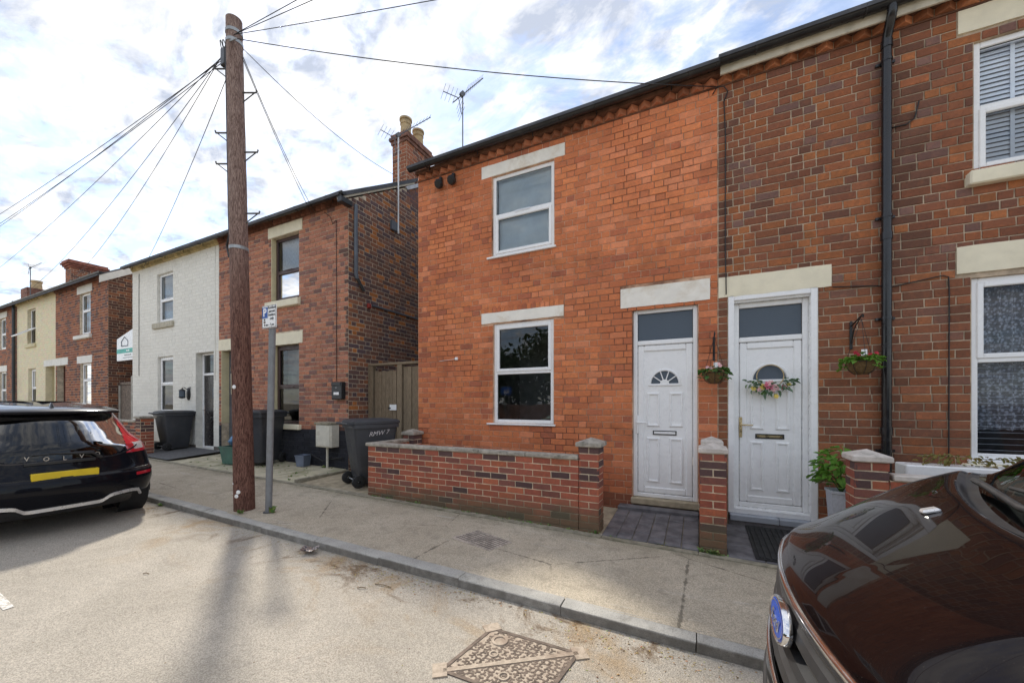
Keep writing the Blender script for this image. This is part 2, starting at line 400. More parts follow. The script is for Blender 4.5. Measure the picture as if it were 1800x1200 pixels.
# concrete edging at the back of the pavement
eb = MB()
for i in range(-14, 4):
    x0, x1 = i*.915+.004, (i+1)*.915-.004
    z0, z1 = zp(x0, 4.0)+.012+random.uniform(0, .006), zp(x1, 4.0)+.012+random.uniform(0, .006)
    eb.add([(x0,3.985,z0-.15),(x1,3.985,z1-.15),(x1,4.06,z1-.15),(x0,4.06,z0-.15),(x0,3.99,z0),(x1,3.99,z1),(x1,4.06,z1),(x0,4.06,z0)],
           [(0,3,2,1),(4,5,6,7),(0,1,5,4),(1,2,6,5),(2,3,7,6),(3,0,4,7)])
tag(eb.build('pavement_edging', m['edging']), kind='structure')

# forecourts
sheet('forecourt', m['concrete'], XS, [4.05, 4.6, 5.3], lambda x, y: zp(x, y) - .012 + .03*max(0, y-4.3))
def slabs(name, mat, pmat, x0, x1, y0, y1, nx, ny, zf, gap=.008, stag=False, jz=.004, par=None):
    base = sheet(name, mat, lin(x0, x1, 4), [y0, y1], lambda x, y: zf(x, y)-.010) if par is None else par
    w, d = (x1-x0)/nx, (y1-y0)/ny
    for i in range(nx):
        for j in range(-1 if stag else 0, ny):
            o_ = (d*.5 if (stag and i % 2) else 0)
            a0, a1, c0, c1 = x0+i*w+gap/2, x0+(i+1)*w-gap/2, max(y0, y0+j*d+o_+gap/2), min(y1, y0+(j+1)*d+o_-gap/2)
            if c1-c0 < .03: continue
            dz = random.uniform(-jz, jz); tl = random.uniform(-jz, jz)*.6; e = .006
            zs = lambda x, y: zf(x, y)+dz+tl*((x-a0)/w-.5)
            b = MB(); V = []
            for (ins, dn) in ((0, .03), (0, .005), (e, 0)):
                for (x, y) in ((a0+ins, c0+ins), (a1-ins, c0+ins), (a1-ins, c1-ins), (a0+ins, c1-ins)): V.append((x, y, zs(x, y)-dn))
            F = [(8, 9, 10, 11)] + [(q*4+k, q*4+(k+1) % 4, (q+1)*4+(k+1) % 4, (q+1)*4+k) for q in (0, 1) for k in range(4)]
            b.add(V, F); b.build('paving_block' if pmat is m['block'] else 'paving_slab', pmat, base)
    return base
zpath = lambda x, y: zp(-.45, 4.12)+.020 + max(0, y-4.05)*.06
slabs('block_path', m['earth'], m['block'], -.93, .005, 4.07, 4.98, 6, 4, zpath, .007, True, .003)
zp2 = lambda x, y: zp(.7, 4.12)+.018 + max(0, y-4.05)*.05
slabs('door_forecourt', m['earth'], m['block'], .245, 1.15, 4.07, 5.0, 3, 3, zp2, .008, False, .003)
zleft = lambda x, y: zp(x, 4.12)+.008 + max(0, y-4.05)*.045
slabs('paved_forecourt', m['earth'], m['slab'], -10.0, -6.0, 4.07, 5.15, 6, 2, zleft, .014, False, .008)
sheet('tarmac_ramp', m['tarmac_dark'], lin(-12.2, -10.1, 4), [4.07, 4.5, 5.14], lambda x, y: zp(x, 4.12)+.03+max(0, y-4.05)*.06)
b = MB(); b.box(-6.0, -5.93, 4.1, 5.15, .0, zp(-6, 4.12)+.05); tag(b.build('path_edging', m['edging']), kind='structure')

# ------------------------------------------------------------------ brickwork
CAMP = Vector((0, 0, 1.43)); cb, sb = math.cos(R(26)), math.sin(R(26))
def px_area(p, nrm, w, h):
    d = Vector(p) - CAMP; Z = -d.x*sb + d.y*cb; X = d.x*cb + d.y*sb
    if Z < .3: return 0
    if abs(X/Z) > 1.38 or not (-.75 < (d.z)/Z < 1.08): return 0
    cs = -(d.normalized().dot(nrm))
    return w*h*max(0, cs)*672*672/(d.length*Z)
def unit_bricks(W, H):
    out = []
    for k in range(4):
        rnd = random.Random(k+int(W*1000)); b = MB(); e = .0035
        j = lambda a: rnd.uniform(-a, a)
        V = []
        for (ins, dep) in ((0, .02), (0, .0035), (e, 0)):
            for (x, z) in ((-1, -1), (1, -1), (1, 1), (-1, 1)):
                V.append((x*(W/2-ins)+(j(.0022) if dep < .02 else 0), dep+(j(.0012) if dep == 0 else 0), z*(H/2-ins)+(j(.0018) if dep < .02 else 0)))
        b.add(V, [(8, 9, 10, 11)] + [(q*4+i, q*4+(i+1) % 4, (q+1)*4+(i+1) % 4, (q+1)*4+i) for q in (0, 1) for i in range(4)])
        out.append(b)
    return out
UB = {}
def ubm(W, H, mat):
    k = (W, H, mat.name)
    if k not in UB:
        UB[k] = []
        for b in unit_bricks(W, H):
            me = b.mesh('brick'); me.materials.append(mat); UB[k].append(me)
    return UB[k]

def lay(u0, u1, z0, z1, gauge, holes, bond, joint=.010, top=None, seed=1):
    """rectangles of the bricks of a wall, clipped to the openings"""
    rnd = random.Random(seed); out = []
    n = int((z1-z0)/gauge+.5)
    for r in range(n):
        b1 = z1-r*gauge; b0 = b1-gauge
        if b0 < z0-.02: break
        zc = (b0+b1)/2
        blocks = [(a-.004, c+.004) for (a, c, lo, hi) in holes if lo < zc < hi]
        segs = [(u0, u1)]
        for a, c in blocks:
            segs = [q for (s, e) in segs for q in ((s, min(e, a)), (max(s, c), e)) if q[1]-q[0] > .02]
        if bond == 'flemish': pat = [.225, .1125]; off = (0, .169)[r % 2] + rnd.choice((0, 0, .02))
        elif bond == 'garden': pat = [.225, .225, .1125, .1125] if r % 2 else [.1125, .1125, .225, .1125]; off = (0, .11, .05)[r % 3]
        else: pat = [.225]; off = (0, .1125)[r % 2]
        u = u0-off-.3; i = 0; row = []
        while u < u1:
            w = pat[i % len(pat)]*rnd.uniform(.985, 1.015) if bond != 'stretcher' else pat[0]; row.append((u, u+w)); u += w; i += 1
        for (s, e) in segs:
            cur = []
            for (a, c) in row:
                a, c = max(a, s), min(c, e)
                if c-a > .002: cur.append([a, c])
            if len(cur) > 1 and cur[0][1]-cur[0][0] < .045: cur[1][0] = cur[0][0]; cur.pop(0)
            if len(cur) > 1 and cur[-1][1]-cur[-1][0] < .045: cur[-2][1] = cur[-1][1]; cur.pop()
            for a, c in cur:
                if top and zc+.02 > top((a+c)/2): continue
                out.append((a+joint/2, c-joint/2, b0+joint/2, b1-joint/2))
    return out

def brickwork(parent, rects, P, rotz, nrm, colf, mats, count=300, proud=.006, seed=3, vis=None):
    """largest bricks in view as pieces of their own, the rest one field"""
    rnd = random.Random(seed); sc = []
    for (a, c, lo, hi) in rects:
        p = P((a+c)/2, (lo+hi)/2, proud); ok = vis is None or vis((a+c)/2, (lo+hi)/2)
        sc.append(px_area(p, nrm, c-a, hi-lo) if ok else 0)
    order = sorted(range(len(rects)), key=lambda i: -sc[i]); solo = set(i for i in order[:count] if sc[i] > 0)
    field = MB()
    for i, (a, c, lo, hi) in enumerate(rects):
        col = colf((a+c)/2, (lo+hi)/2, rnd); w, h = c-a, hi-lo
        W = .215 if w > .15 else .1025; us = unit_bricks_cache(W); d = proud+rnd.uniform(-.0012, .0016); tilt = rnd.uniform(-.006, .006)
        k = rnd.randrange(4)
        if i in solo:
            o = link('brick', ubm(W, .075, mats[0])[k], None); o.location = P((a+c)/2, (lo+hi)/2, d); o.rotation_euler = (0, tilt, rotz)
            o.scale = (w/W, 1, h/.075); o.color = (*col, 1); o.parent = parent; o.matrix_parent_inverse = Matrix.Translation(-wloc(parent))
        else:
            b = us[k]; ca, sa = math.cos(rotz), math.sin(rotz); ct, st = math.cos(tilt), math.sin(tilt); L = P((a+c)/2, (lo+hi)/2, d); V = []
            for (x, y, z) in b.v:
                x *= w/W; z *= h/.075; x, z = x*ct+z*st, z*ct-x*st
                V.append((L[0]+x*ca-y*sa, L[1]+x*sa+y*ca, L[2]+z))
            field.add(V, b.f, col)
    if field.v: tag(field.build('brick_field', mats[1], parent), kind='stuff')
_uc = {}
def unit_bricks_cache(W):
    if W not in _uc: _uc[W] = unit_bricks(W, .075)
    return _uc[W]

def backing(x0, x1, z0, z1, holes, y, depth, mat, parent, name='wall'):
    """front wall sheet with real openings and reveals"""
    xs = sorted(set([x0, x1] + [h[k] for h in holes for k in (0, 1)])); zs = sorted(set([z0, z1] + [h[k] for h in holes for k in (2, 3)]))
    b = MB()
    for i in range(len(xs)-1):
        for j in range(len(zs)-1):
            cx, cz = (xs[i]+xs[i+1])/2, (zs[j]+zs[j+1])/2
            if any(h[0] < cx < h[1] and h[2] < cz < h[3] for h in holes): continue
            b.add([(xs[i], y, zs[j]), (xs[i+1], y, zs[j]), (xs[i+1], y, zs[j+1]), (xs[i], y, zs[j+1])], [(0, 1, 2, 3)])
    for (a, c, lo, hi) in holes:
        for q in ([(a, lo), (a, hi)], [(c, lo), (c, hi)], [(a, lo), (c, lo)], [(a, hi), (c, hi)]):
            (p0, q0), (p1, q1) = q; b.add([(p0, y, q0), (p1, y, q1), (p1, y+depth, q1), (p0, y+depth, q0)], [(0, 1, 2, 3)])
    me = b.mesh(name); return link(name, me, mat, parent)

def ring(b, x0, x1, z0, z1, w, y0, y1, bev=.006):
    """rectangular frame of chamfered bars, butted"""
    b.bbox(x0, x0+w, y0, y1, z0, z1, bev); b.bbox(x1-w, x1, y0, y1, z0, z1, bev)
    b.bbox(x0+w, x1-w, y0+.0015, y1-.001, z0, z0+w, bev); b.bbox(x0+w, x1-w, y0+.0015, y1-.001, z1-w, z1, bev)
def pane(x0, x1, z0, z1, y, mat, par, name='pane'):
    b = MB(); b.box(x0, x1, y, y+.004, z0, z1)
    # a single sheet is enough for the thin-glass shader
    b = MB(); b.add([(x0, y, z0), (x1, y, z0), (x1, y, z1), (x0, y, z1)], [(0, 1, 2, 3)]); return b.build(name, mat, par)
def room(x0, x1, z0, z1, y, mat, par, depth=1.6, grow=.35):
    b = MB(); X0, X1, Z0, Z1 = x0-grow, x1+grow, z0-.3, z1+.15
    b.add([(X0,y,Z0),(X1,y,Z0),(X1,y,Z1),(X0,y,Z1),(X0,y+depth,Z0),(X1,y+depth,Z0),(X1,y+depth,Z1),(X0,y+depth,Z1)],
          [(4,5,6,7),(0,1,5,4),(2,3,7,6),(0,3,7,4),(1,2,6,5)]); return b.build('room', mat, par)
def window(par, x0, x1, z0, z1, tz, mat, gl, sash='low', inset=.03, fw=.055, glass2=None, vent=True, roomm=None):
    y = FY+inset; b = MB(); ring(b, x0, x1, z0, z1, fw, y, y+.06)
    b.bbox(x0+fw, x1-fw, y+.002, y+.055, tz-.025, tz+.025, .006)
    w = b.build('window', mat, par)
    lo = (x0+fw, x1-fw, z0+fw, tz-.025); hi = (x0+fw, x1-fw, tz+.025, z1-fw)
    for nm, q in (('low', lo), ('high', hi)):
        if sash == nm or sash == 'both':
            s = MB(); ring(s, q[0]-.012, q[1]+.012, q[2]-.012, q[3]+.012, .048, y-.012, y+.03, .008); s.build('sash', mat, w)
            q = (q[0]+.034, q[1]-.034, q[2]+.034, q[3]-.034)
        pane(*q, y+.022, gl if nm == 'low' or glass2 is None else glass2, w)
        g = MB()                                       # black rubber glazing bead
        for (a, c, e, f) in ((q[0], q[0]+.006, q[2], q[3]), (q[1]-.006, q[1], q[2], q[3]), (q[0]+.006, q[1]-.006, q[2], q[2]+.006), (q[0]+.006, q[1]-.006, q[3]-.006, q[3])): g.box(a, c, y+.017, y+.021, e, f)
        g.build('glazing_bead', m['gutter'], w)
    if vent: MB().bbox((x0+x1)/2-.13, (x0+x1)/2+.13, y-.018, y-.0125 if sash == 'low' else y-.001, tz+.002, tz+.02, .003).build('trickle_vent', m['slat'] if mat is m['upvc'] else mat, w)
    if roomm: room(x0, x1, z0, z1, y+.09, roomm, par)
    return w
def lintel(par, x0, x1, z0, z1, mat, proud=.012, chip=True):
    b = MB(); n = 12; V = []; rnd = random.Random(int(x0*100))
    for i in range(n+1):
        x = x0+(x1-x0)*i/n; j = (lambda a: rnd.uniform(-a, a))
        V += [(x, FY-proud, z0+j(.004)), (x, FY-proud, z1+j(.003)), (x, FY+.1, z1), (x, FY+.1, z0)]
    F = [(0, 3, 2, 1), (n*4, n*4+1, n*4+2, n*4+3)]
    for i in range(n):
        for k in range(4): F.append((i*4+k, i*4+(k+1) % 4, (i+1)*4+(k+1) % 4, (i+1)*4+k))
    b.add(V, F); return b.build('lintel', mat, par)
def sill(par, x0, x1, z0, z1, mat, proud=.07, bev=.012):
    return MB().bbox(x0, x1, FY-proud, FY+.045, z0, z1, bev).build('sill', mat, par)

def cornice(par, x0, x1, z, mat, capm, pieces=True, colr=(.30, .10, .055)):
    """dog-tooth course under an oversailing course"""
    c = MB(); c.box(x0, x1, FY-.012, FY+.05, z-.012, z+.004); c.build('string_course', capm, par)
    n = int((x1-x0)/.15); w = (x1-x0)/n; rnd = random.Random(int(z*100))
    d = MB(); e = .004; h = .076; r = .0725
    V = []
    for (ins, zz_) in ((e, 0), (0, e), (0, h-e), (e, h)): V += [(-r+ins, 0, zz_), (0, -r+ins, zz_), (r-ins, 0, zz_)]
    F = [(0, 1, 2), (9, 10, 11)] + [(q*3+k, q*3+(k+1) % 3, (q+1)*3+(k+1) % 3, (q+1)*3+k) for q in range(3) for k in range(3)]
    d.add(V, F); me = d.mesh('tooth_brick'); me.materials.append(mat[0])
    if pieces:
        for i in range(n):
            o = link('tooth_brick', me, None, par); o.location = (x0+(i+.5)*w, FY, z+.008); o.scale = (w/.152, 1, 1.0); f = rnd.uniform(.6, 1.35); o.color = (colr[0]*f, colr[1]*f, colr[2]*f, 1); o.rotation_euler = (0, 0, rnd.uniform(-.05, .05))
    else:
        fb = MB()
        for i in range(n): f = rnd.uniform(.7, 1.25); fb.add([(x0+(i+.5)*w+p[0]*w/.152, FY+p[1], z+.008+p[2]) for p in V], F, tuple(q*f for q in colr))
        tag(fb.build('tooth_course', mat[1], par), kind='stuff')
    MB().bbox(x0, x1, FY-.085, FY+.05, z+.088, z+.14, .004).build('oversailing_course', capm, par)

def gutter(par, x0, x1, z, mat, y=4.965, r=.058, br=True):
    b = MB(); n = 10; V = []
    for x in (x0, x1):
        for k in range(n+1): t_ = math.pi*k/n; V.append((x, y+r*math.cos(t_), z-r*math.sin(t_)*1.0))
        for k in range(n+1): t_ = math.pi*(1-k/n); V.append((x, y+(r-.004)*math.cos(t_), z-(r-.004)*math.sin(t_)))
    q = 2*(n+1); F = [(i, i+1, q+i+1, q+i) for i in range(q-1)] + [(q-1, 0, q, 2*q-1)]
    F += [(i, i+1, q-2-i, q-1-i) for i in range(n)] + [(q+i, q+i+1, 2*q-2-i, 2*q-1-i) for i in range(n)]
    b.add(V, F)
    for x in (x0, x1): b.add([(x, y+r*math.cos(math.pi*k/n), z-r*math.sin(math.pi*k/n)) for k in range(n+1)], [tuple(range(n+1))])
    g = b.build('gutter', mat, par, smooth=40)
    if br:
        x = x0+.35
        while x < x1:
            c = MB(); V = []
            pts = [(x, y-(r+.004)*math.cos(math.pi*k/8), z-(r+.004)*math.sin(math.pi*k/8)) for k in range(9)] + [(x, FY-.1, z-.01), (x, FY-.1, z-.07)]
            c.tube(pts, .007, 6); c.build('gutter_bracket', mat, g); x += .92
    return g
def roof(par, x0, x1, ze, mat, y0=4.9, ridge=8.6, yb=12.2, th=.06):
    pz = ze+.644*(ridge-y0); b = MB()
    b.prism([(y0, ze), (ridge, pz), (yb, ze+.02), (yb, ze+.02-th), (ridge, pz-th*1.3), (y0, ze-th*.7)], 0, x0, x1)
    r_ = b.build('roof', mat, par)
    MB().tube([(x0, ridge, pz), (x1, ridge, pz)], .09, 8).build('ridge_tiles', mat, r_)
    return r_
def shell(par, x0, x1, z0, ze, mat, left=True, right=True):
    """side and back walls; gables run up to the roof"""
    b = MB(); yb, ridge = 12.0, 8.6; pz = ze+.6+.644*(ridge-5.3)-.5
    for x, on in ((x0, left), (x1, right)):
        if on: b.add([(x, FY+.006, z0), (x, yb, z0), (x, yb, ze+.05), (x, ridge, ze+.05+.644*(ridge-5.15)), (x, FY+.006, ze+.05)], [(0, 1, 2, 3, 4)])
    b.add([(x0, yb, z0), (x1, yb, z0), (x1, yb, ze), (x0, yb, ze)], [(0, 1, 2, 3)])
    return b.build('side_wall', mat, par)
PF = lambda u, z, d: (u, FY-d, z)
NF = Vector((0, -1, 0))

# ------------------------------------------------------------------ the red house
mb_red = brick_pair('orange_red_brick', soot=.55, mott=.5, wash=(.52, .16, .07))
mo_red = mk_mortar('red_tinted_mortar', (.64, .40, .265), .25, dark=(.9, (.15, .07, .045)))
house = thing('terraced_house', 'bright orange-red brick end-of-terrace house with one white door and plain lintels', 'house', (-2.05, FY, .05))
OP_R = [(-2.855, -1.847, 3.668, 4.900), (-2.835, -1.856, 1.125, 2.640), (-.77, -.005, .10, 2.645)]
LN_R = [(-3.035, -1.687, 4.905, 5.085), (-3.038, -1.704, 2.655, 2.812), (-.921, .124, 2.668, 2.920)]
wall = backing(-4.294, .207, -.1, 5.33, OP_R, FY+.003, .14, mo_red, house)
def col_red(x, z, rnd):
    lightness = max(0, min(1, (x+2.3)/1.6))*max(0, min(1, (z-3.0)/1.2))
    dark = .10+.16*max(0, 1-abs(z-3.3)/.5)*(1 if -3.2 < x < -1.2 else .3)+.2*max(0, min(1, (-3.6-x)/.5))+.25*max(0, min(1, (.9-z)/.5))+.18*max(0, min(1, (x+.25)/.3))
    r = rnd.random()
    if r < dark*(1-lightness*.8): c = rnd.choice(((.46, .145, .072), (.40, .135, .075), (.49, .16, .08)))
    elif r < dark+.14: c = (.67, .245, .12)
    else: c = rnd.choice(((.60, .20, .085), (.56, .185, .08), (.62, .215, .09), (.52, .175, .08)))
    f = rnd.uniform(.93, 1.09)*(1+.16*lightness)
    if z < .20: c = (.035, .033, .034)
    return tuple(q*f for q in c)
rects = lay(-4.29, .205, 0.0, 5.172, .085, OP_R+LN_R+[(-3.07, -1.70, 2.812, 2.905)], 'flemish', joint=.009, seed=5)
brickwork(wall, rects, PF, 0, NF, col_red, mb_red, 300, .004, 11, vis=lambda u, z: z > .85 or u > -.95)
sold = [(-3.066+k*.0717+.003, -3.066+(k+1)*.0717-.003, 2.816, 2.914) for k in range(19)]
brickwork(link('soldier_course', MB().box(-3.06, -1.71, FY+.01, FY+.05, 2.82, 2.91).mesh('soldier_course'), mo_red, house), sold, PF, 0, NF, col_red, mb_red, 19, .004, 12)
shell(house, -4.294, .207, -.1, 5.2, m['room'], True, False)
for q in LN_R: lintel(house, *q, m['stone_white'])
mb_cor = brick_pair('cornice_brick', soot=.5, mott=.5)
mo_cor = mk_mortar('cornice_mortar', (.17, .085, .055))
cornice(house, -4.294, .207, 5.180, mb_cor, mo_cor, colr=(.46, .185, .10))
gutter(house, -4.326, .22, 5.315, m['gutter'])
roof(house, -4.33, .207, 5.33, m['slate'])
w = window(house, -2.855, -1.847, 3.668, 4.900, 4.295, m['upvc'], m['glass'], 'low', roomm=m['room'])
MB().bbox(-2.936, -1.813, FY-.035, FY+.03, 3.638, 3.667, .006).build('sill', m['upvc'], w)
MB().box(-2.80, -1.90, FY+.115, FY+.118, 3.70, 4.88).build('blind', m['blind'], w)
w = window(house, -2.835, -1.856, 1.125, 2.640, 1.89, m['upvc'], m['glass_dark'], 'high', roomm=m['room'], vent=False)
MB().bbox(-2.936, -1.822, FY-.04, FY+.03, 1.098, 1.124, .006).build('sill', m['upvc'], w)

# ------------------------------------------------------------------ doors
def moulding(b, x0, x1, z0, z1, y, w=.034, h=.017):
    V = []
    for ins, d in ((0, 0), (w*.35, h), (w*.7, h), (w, -.004)): V += [(x0+ins, y-d, z0+ins), (x1-ins, y-d, z0+ins), (x1-ins, y-d, z1-ins), (x0+ins, y-d, z1-ins)]
    b.add(V, [(q*4+k, q*4+(k+1) % 4, (q+1)*4+(k+1) % 4, (q+1)*4+k) for q in range(3) for k in range(4)] + [(12, 13, 14, 15)])
def front_door(par, x0, x1, z0, ztop, ztr, inset, fanz, lz, hx, fr, letter_m, handle_m, hplate=False, rays=True):
    y = FY+inset; b = MB()
    ring(b, x0, x1, z0, ztop, .055, y, y+.07, .008); b.bbox(x0+.055, x1-.055, y-.004, y+.06, ztr-.03, ztr+.03, .01)
    d = b.build('door', m['upvc'], par)
    pane(x0+.055, x1-.055, ztr+.03, ztop-.055, y+.03, m['obscure'], d, 'fanlight')
    g = MB(); a, c, e, f = x0+.055, x1-.055, ztr+.03, ztop-.055
    for q in ((a, a+.007, e, f), (c-.007, c, e, f), (a+.007, c-.007, e, e+.007), (a+.007, c-.007, f-.007, f)): g.box(q[0], q[1], y+.024, y+.028, q[2], q[3])
    g.build('glazing_bead', m['gutter'], d)
    lx0, lx1, lz0, lz1 = x0+.06, x1-.06, z0+.06, ztr-.035
    l = MB(); ring(l, lx0, lx1, lz0, lz1, .075, y+.004, y+.05, .01)
    px0, px1, pz0, pz1 = lx0+.075, lx1-.075, lz0+.075, lz1-.075
    # panel sheet with a half-round opening for the glazed fan
    cx = (lx0+lx1)/2; r = .165; ys = y+.022; N = 20
    arc = [(cx+r*math.cos(math.pi*k/N), fanz+r*math.sin(math.pi*k/N)) for k in range(N+1)]
    P_ = lambda x, z: (x, ys, z)
    l.add([P_(px0, pz0), P_(px1, pz0), P_(px1, fanz), P_(px0, fanz)], [(0, 1, 2, 3)])
    outer = []
    for k in range(N+1):
        t_ = math.pi*k/N; dx, dz = math.cos(t_), math.sin(t_)
        s = min((px1-cx)/abs(dx) if abs(dx) > 1e-6 else 9, (pz1-fanz)/dz if dz > 1e-6 else 9); outer.append((cx+dx*s, fanz+dz*s))
    k0 = [i for i in range(N) if outer[i][1] < pz1-1e-4 <= outer[i+1][1]+1e-4]
    V = [P_(*p) for p in arc] + [P_(*p) for p in outer]
    l.add(V, [(k, k+1, N+1+k+1, N+1+k) for k in range(N)])
    for sx in (px0, px1):
        i = max(range(N+1), key=lambda k: (outer[k][1] if abs(outer[k][0]-sx) < 1e-4 else -9)); j = i+1 if sx == px1 else i-1
        l.add([P_(*outer[i]), P_(sx, pz1), P_(*outer[j])], [(0, 1, 2)])
    pc = (lx0+lx1)/2; pw = (px1-px0)
    for (a, c) in ((px0+.03, pc-.055), (pc+.055, px1-.03)):
        for (e, f) in ((pz0+.06, lz-.06), (lz+.075, fanz-.11)): moulding(l, a, c, e, f, ys-.0005)
    # moulded ring round the fan
    for (r0, r1, h0) in ((r-.004, r+.028, .012),):
        V = []; F = []
        for k in range(N+1):
            t_ = math.pi*k/N
            for rr, hh in ((r0, -.004), (r0+.006, h0), (r1-.008, h0), (r1, 0)): V.append((cx+rr*math.cos(t_), ys-.0005-hh, fanz+rr*math.sin(t_)))
        for k in range(N):
            for q in range(3): F.append((k*4+q, k*4+q+1, (k+1)*4+q+1, (k+1)*4+q))
        l.add(V, F)
    l.bbox(cx-r-.03, cx+r+.03, ys-.013, ys+.004, fanz-.028, fanz+.002, .006)
    leaf = l.build('door_leaf', m['upvc'], d)
    g = MB(); g.add([(p[0], ys+.006, p[1]) for p in arc], [tuple(range(N+1))]); g.build('fan_pane', m['obscure'], leaf)
    if rays:
        q = MB()
        for a in (36, 72, 108, 144):
            t_ = R(a); ca, sa = math.cos(t_), math.sin(t_); pts = [(.05, -.006), (r, -.006), (r, .006), (.05, .006)]
            q.prism([(cx+u*ca-v*sa, fanz+u*sa+v*ca) for u, v in pts], 1, ys-.008, ys+.005)
        q.add([(cx+.055*math.cos(math.pi*k/10), ys-.009, fanz+.055*math.sin(math.pi*k/10)) for k in range(11)], [tuple(range(11))])
        q.build('glazing_bar', m['upvc'], leaf)
    lb = MB(); ring(lb, cx-.14, cx+.14, lz-.028, lz+.028, .012, ys-.012, ys, .003); lo = lb.build('letter_plate', m['letter'], leaf)
    MB().bbox(cx-.127, cx+.127, ys-.010, ys-.001, lz-.015, lz+.015, .003).build('flap', letter_m, lo)
    h = MB(); h.bbox(hx-.016, hx+.016, y-.008, y+.003, lz-.02, lz+.22, .005); h.tube([(hx, y-.006, lz+.13), (hx, y-.045, lz+.13), (hx+.02, y-.05, lz+.13), (hx+.12, y-.05, lz+.128)], .009, 8)
    h.tube([(hx, y-.012, lz+.05), (hx, y-.006, lz+.05)], .009, 10)
    h.build('handle', handle_m, leaf, 40)
    return d
d1 = front_door(house, -.77, -.005, .215, 2.64, 2.205, .05, 1.675, 1.05, -.715, None, m['upvc'], m['upvc'])
MB().bbox(-.79, .02, FY-.03, FY+.12, .13, .213, .01).build('threshold', m['concrete'], house)
MB().bbox(-.93, .005, FY-.17, FY-.031, -.02, .125, .012).build('step', m['block'], house)

# ------------------------------------------------------------------ the brown house
mb_br = brick_pair('brown_brick', soot=.3, mott=.6)
mo_br = mk_mortar('beige_mortar', (.54, .43, .31), .25, dark=(.6, (.20, .145, .10)))
house2 = thing('terraced_house', 'dark mixed-brown brick house on the right with black downpipe and wreathed door', 'house', (2.2, FY, 0))
X2 = 4.7
OP_B = [(2.337, 3.45, 3.600, 4.835), (2.322, 3.45, .875, 2.610), (.314, 1.157, .02, 2.683)]
LN_B = [(2.227, 3.56, 4.94, 5.16), (2.219, 3.57, 2.66, 2.915), (.214, 1.272, 2.672, 2.908)]
SL_B = [(2.28, 3.5, 3.46, 3.598), (2.25, 3.5, .80, .875)]
wall = backing(.207, X2, -.2, 5.33, OP_B, FY+.003, .16, mo_br, house2)
def col_br(x, z, rnd):
    r = rnd.random(); soot = .5 if (1.66 < x < 1.95) else (.25 if x < .32 and z > 2.9 else 0); up = .12 if z > 3 else 0
    if rnd.random() < soot: c = (.085, .05, .042)
    elif r < .20+up: c = rnd.choice(((.40, .14, .05), (.44, .16, .055), (.36, .12, .05)))
    elif r < .42: c = rnd.choice(((.13, .068, .056), (.15, .07, .055)))
    elif r < .52: c = rnd.choice(((.19, .13, .125), (.16, .11, .11)))
    else: c = rnd.choice(((.27, .098, .052), (.24, .088, .050), (.30, .112, .056), (.22, .08, .048)))
    w_ = .66 if z < 2.7 else .42; c = tuple(a*(1-w_)+b_*w_ for a, b_ in zip(c, (.26, .11, .06)))
    f = rnd.uniform(.84, 1.14); return tuple(q*f for q in c)
rects = lay(.209, X2, -.1, 5.172, .085, OP_B+LN_B+SL_B, 'garden', joint=.0105, seed=9)
brickwork(wall, rects, PF, 0, NF, col_br, mb_br, 300, .0045, 13)
shell(house2, .207, X2, -.2, 5.2, m['room'], False, True)
for q in LN_B: lintel(house2, *q, m['stone_cream'])
cornice(house2, .207, X2, 5.180, mb_cor, mo_cor, colr=(.46, .19, .095))
gutter(house2, .222, X2, 5.345, m['gutter'])
MB().bbox(.226, X2, 5.02, 5.045, 5.215, 5.315, .004).build('fascia_board', m['fascia'], house2)
roof(house2, .207, X2, 5.36, m['slate'])
w = window(house2, 2.337, 3.45, 3.600, 4.835, 4.215, m['upvc'], m['glass_soft'], 'low', roomm=m['room'], vent=True)
sill(house2, 2.28, 3.5, 3.465, 3.597, m['stone_cream'], .08)
for k in range(26):
    z = 3.68+k*.044; s_ = MB(); s_.add([(2.39, FY+.105, z), (3.40, FY+.105, z), (3.40, FY+.122, z+.040), (2.39, FY+.122, z+.040)], [(0, 1, 2, 3)]); s_.build('blind_slat', m['slat'], w)
MB().bbox(2.62, 2.65, FY+.098, FY+.104, 3.66, 4.80, .002).build('blind_stile', m['slat'], w)
w = window(house2, 2.322, 3.45, .900, 2.610, 1.835, m['upvc'], m['glass_soft'], 'high', roomm=m['room'], vent=True)
MB().bbox(2.29, 3.5, FY-.04, FY+.03, .862, .899, .006).build('sill', m['upvc'], w)
sill(house2, 2.25, 3.5, .79, .860, m['stone_cream'], .075)
for k in range(28):
    z = .98+k*.056; s_ = MB(); s_.add([(2.38, FY+.105, z), (3.40, FY+.105, z), (3.40, FY+.126, z+.004), (2.38, FY+.126, z+.004)], [(0, 1, 2, 3)]); s_.build('blind_slat', m['slat'], w)
cn = MB(); n = 90; V = []
for i in range(n+1):
    x = 2.36+1.05*i/n; y = FY+.20+.022*math.sin(i*.9)+.012*math.sin(i*2.3)
    V += [(x, y, 1.16+.02*abs(math.sin(i*.35))), (x, y, 2.56)]
cn.add(V, [(2*i, 2*i+2, 2*i+3, 2*i+1) for i in range(n)])
t = NT('lace_curtain'); lace = t.vor(34).outputs['Distance']; pat = t.rng(lace, .25, .5)
trn = t.n('ShaderNodeBsdfTransparent'); mxs = t.n('ShaderNodeMixShader'); t.ln(t.rng(lace, .2, .62, .80, .25), mxs.inputs[0]); t.ln(trn.outputs[0], mxs.inputs[1]); t.ln(t.b.outputs[0], mxs.inputs[2])
t.ln(mxs.outputs[0], [q for q in t.t.nodes if q.type == 'OUTPUT_MATERIAL'][0].inputs[0]); m['lace'] = t.set(col=(.80, .84, .95), rough=.9)
cn.build('net_curtain', m['lace'], w, True)
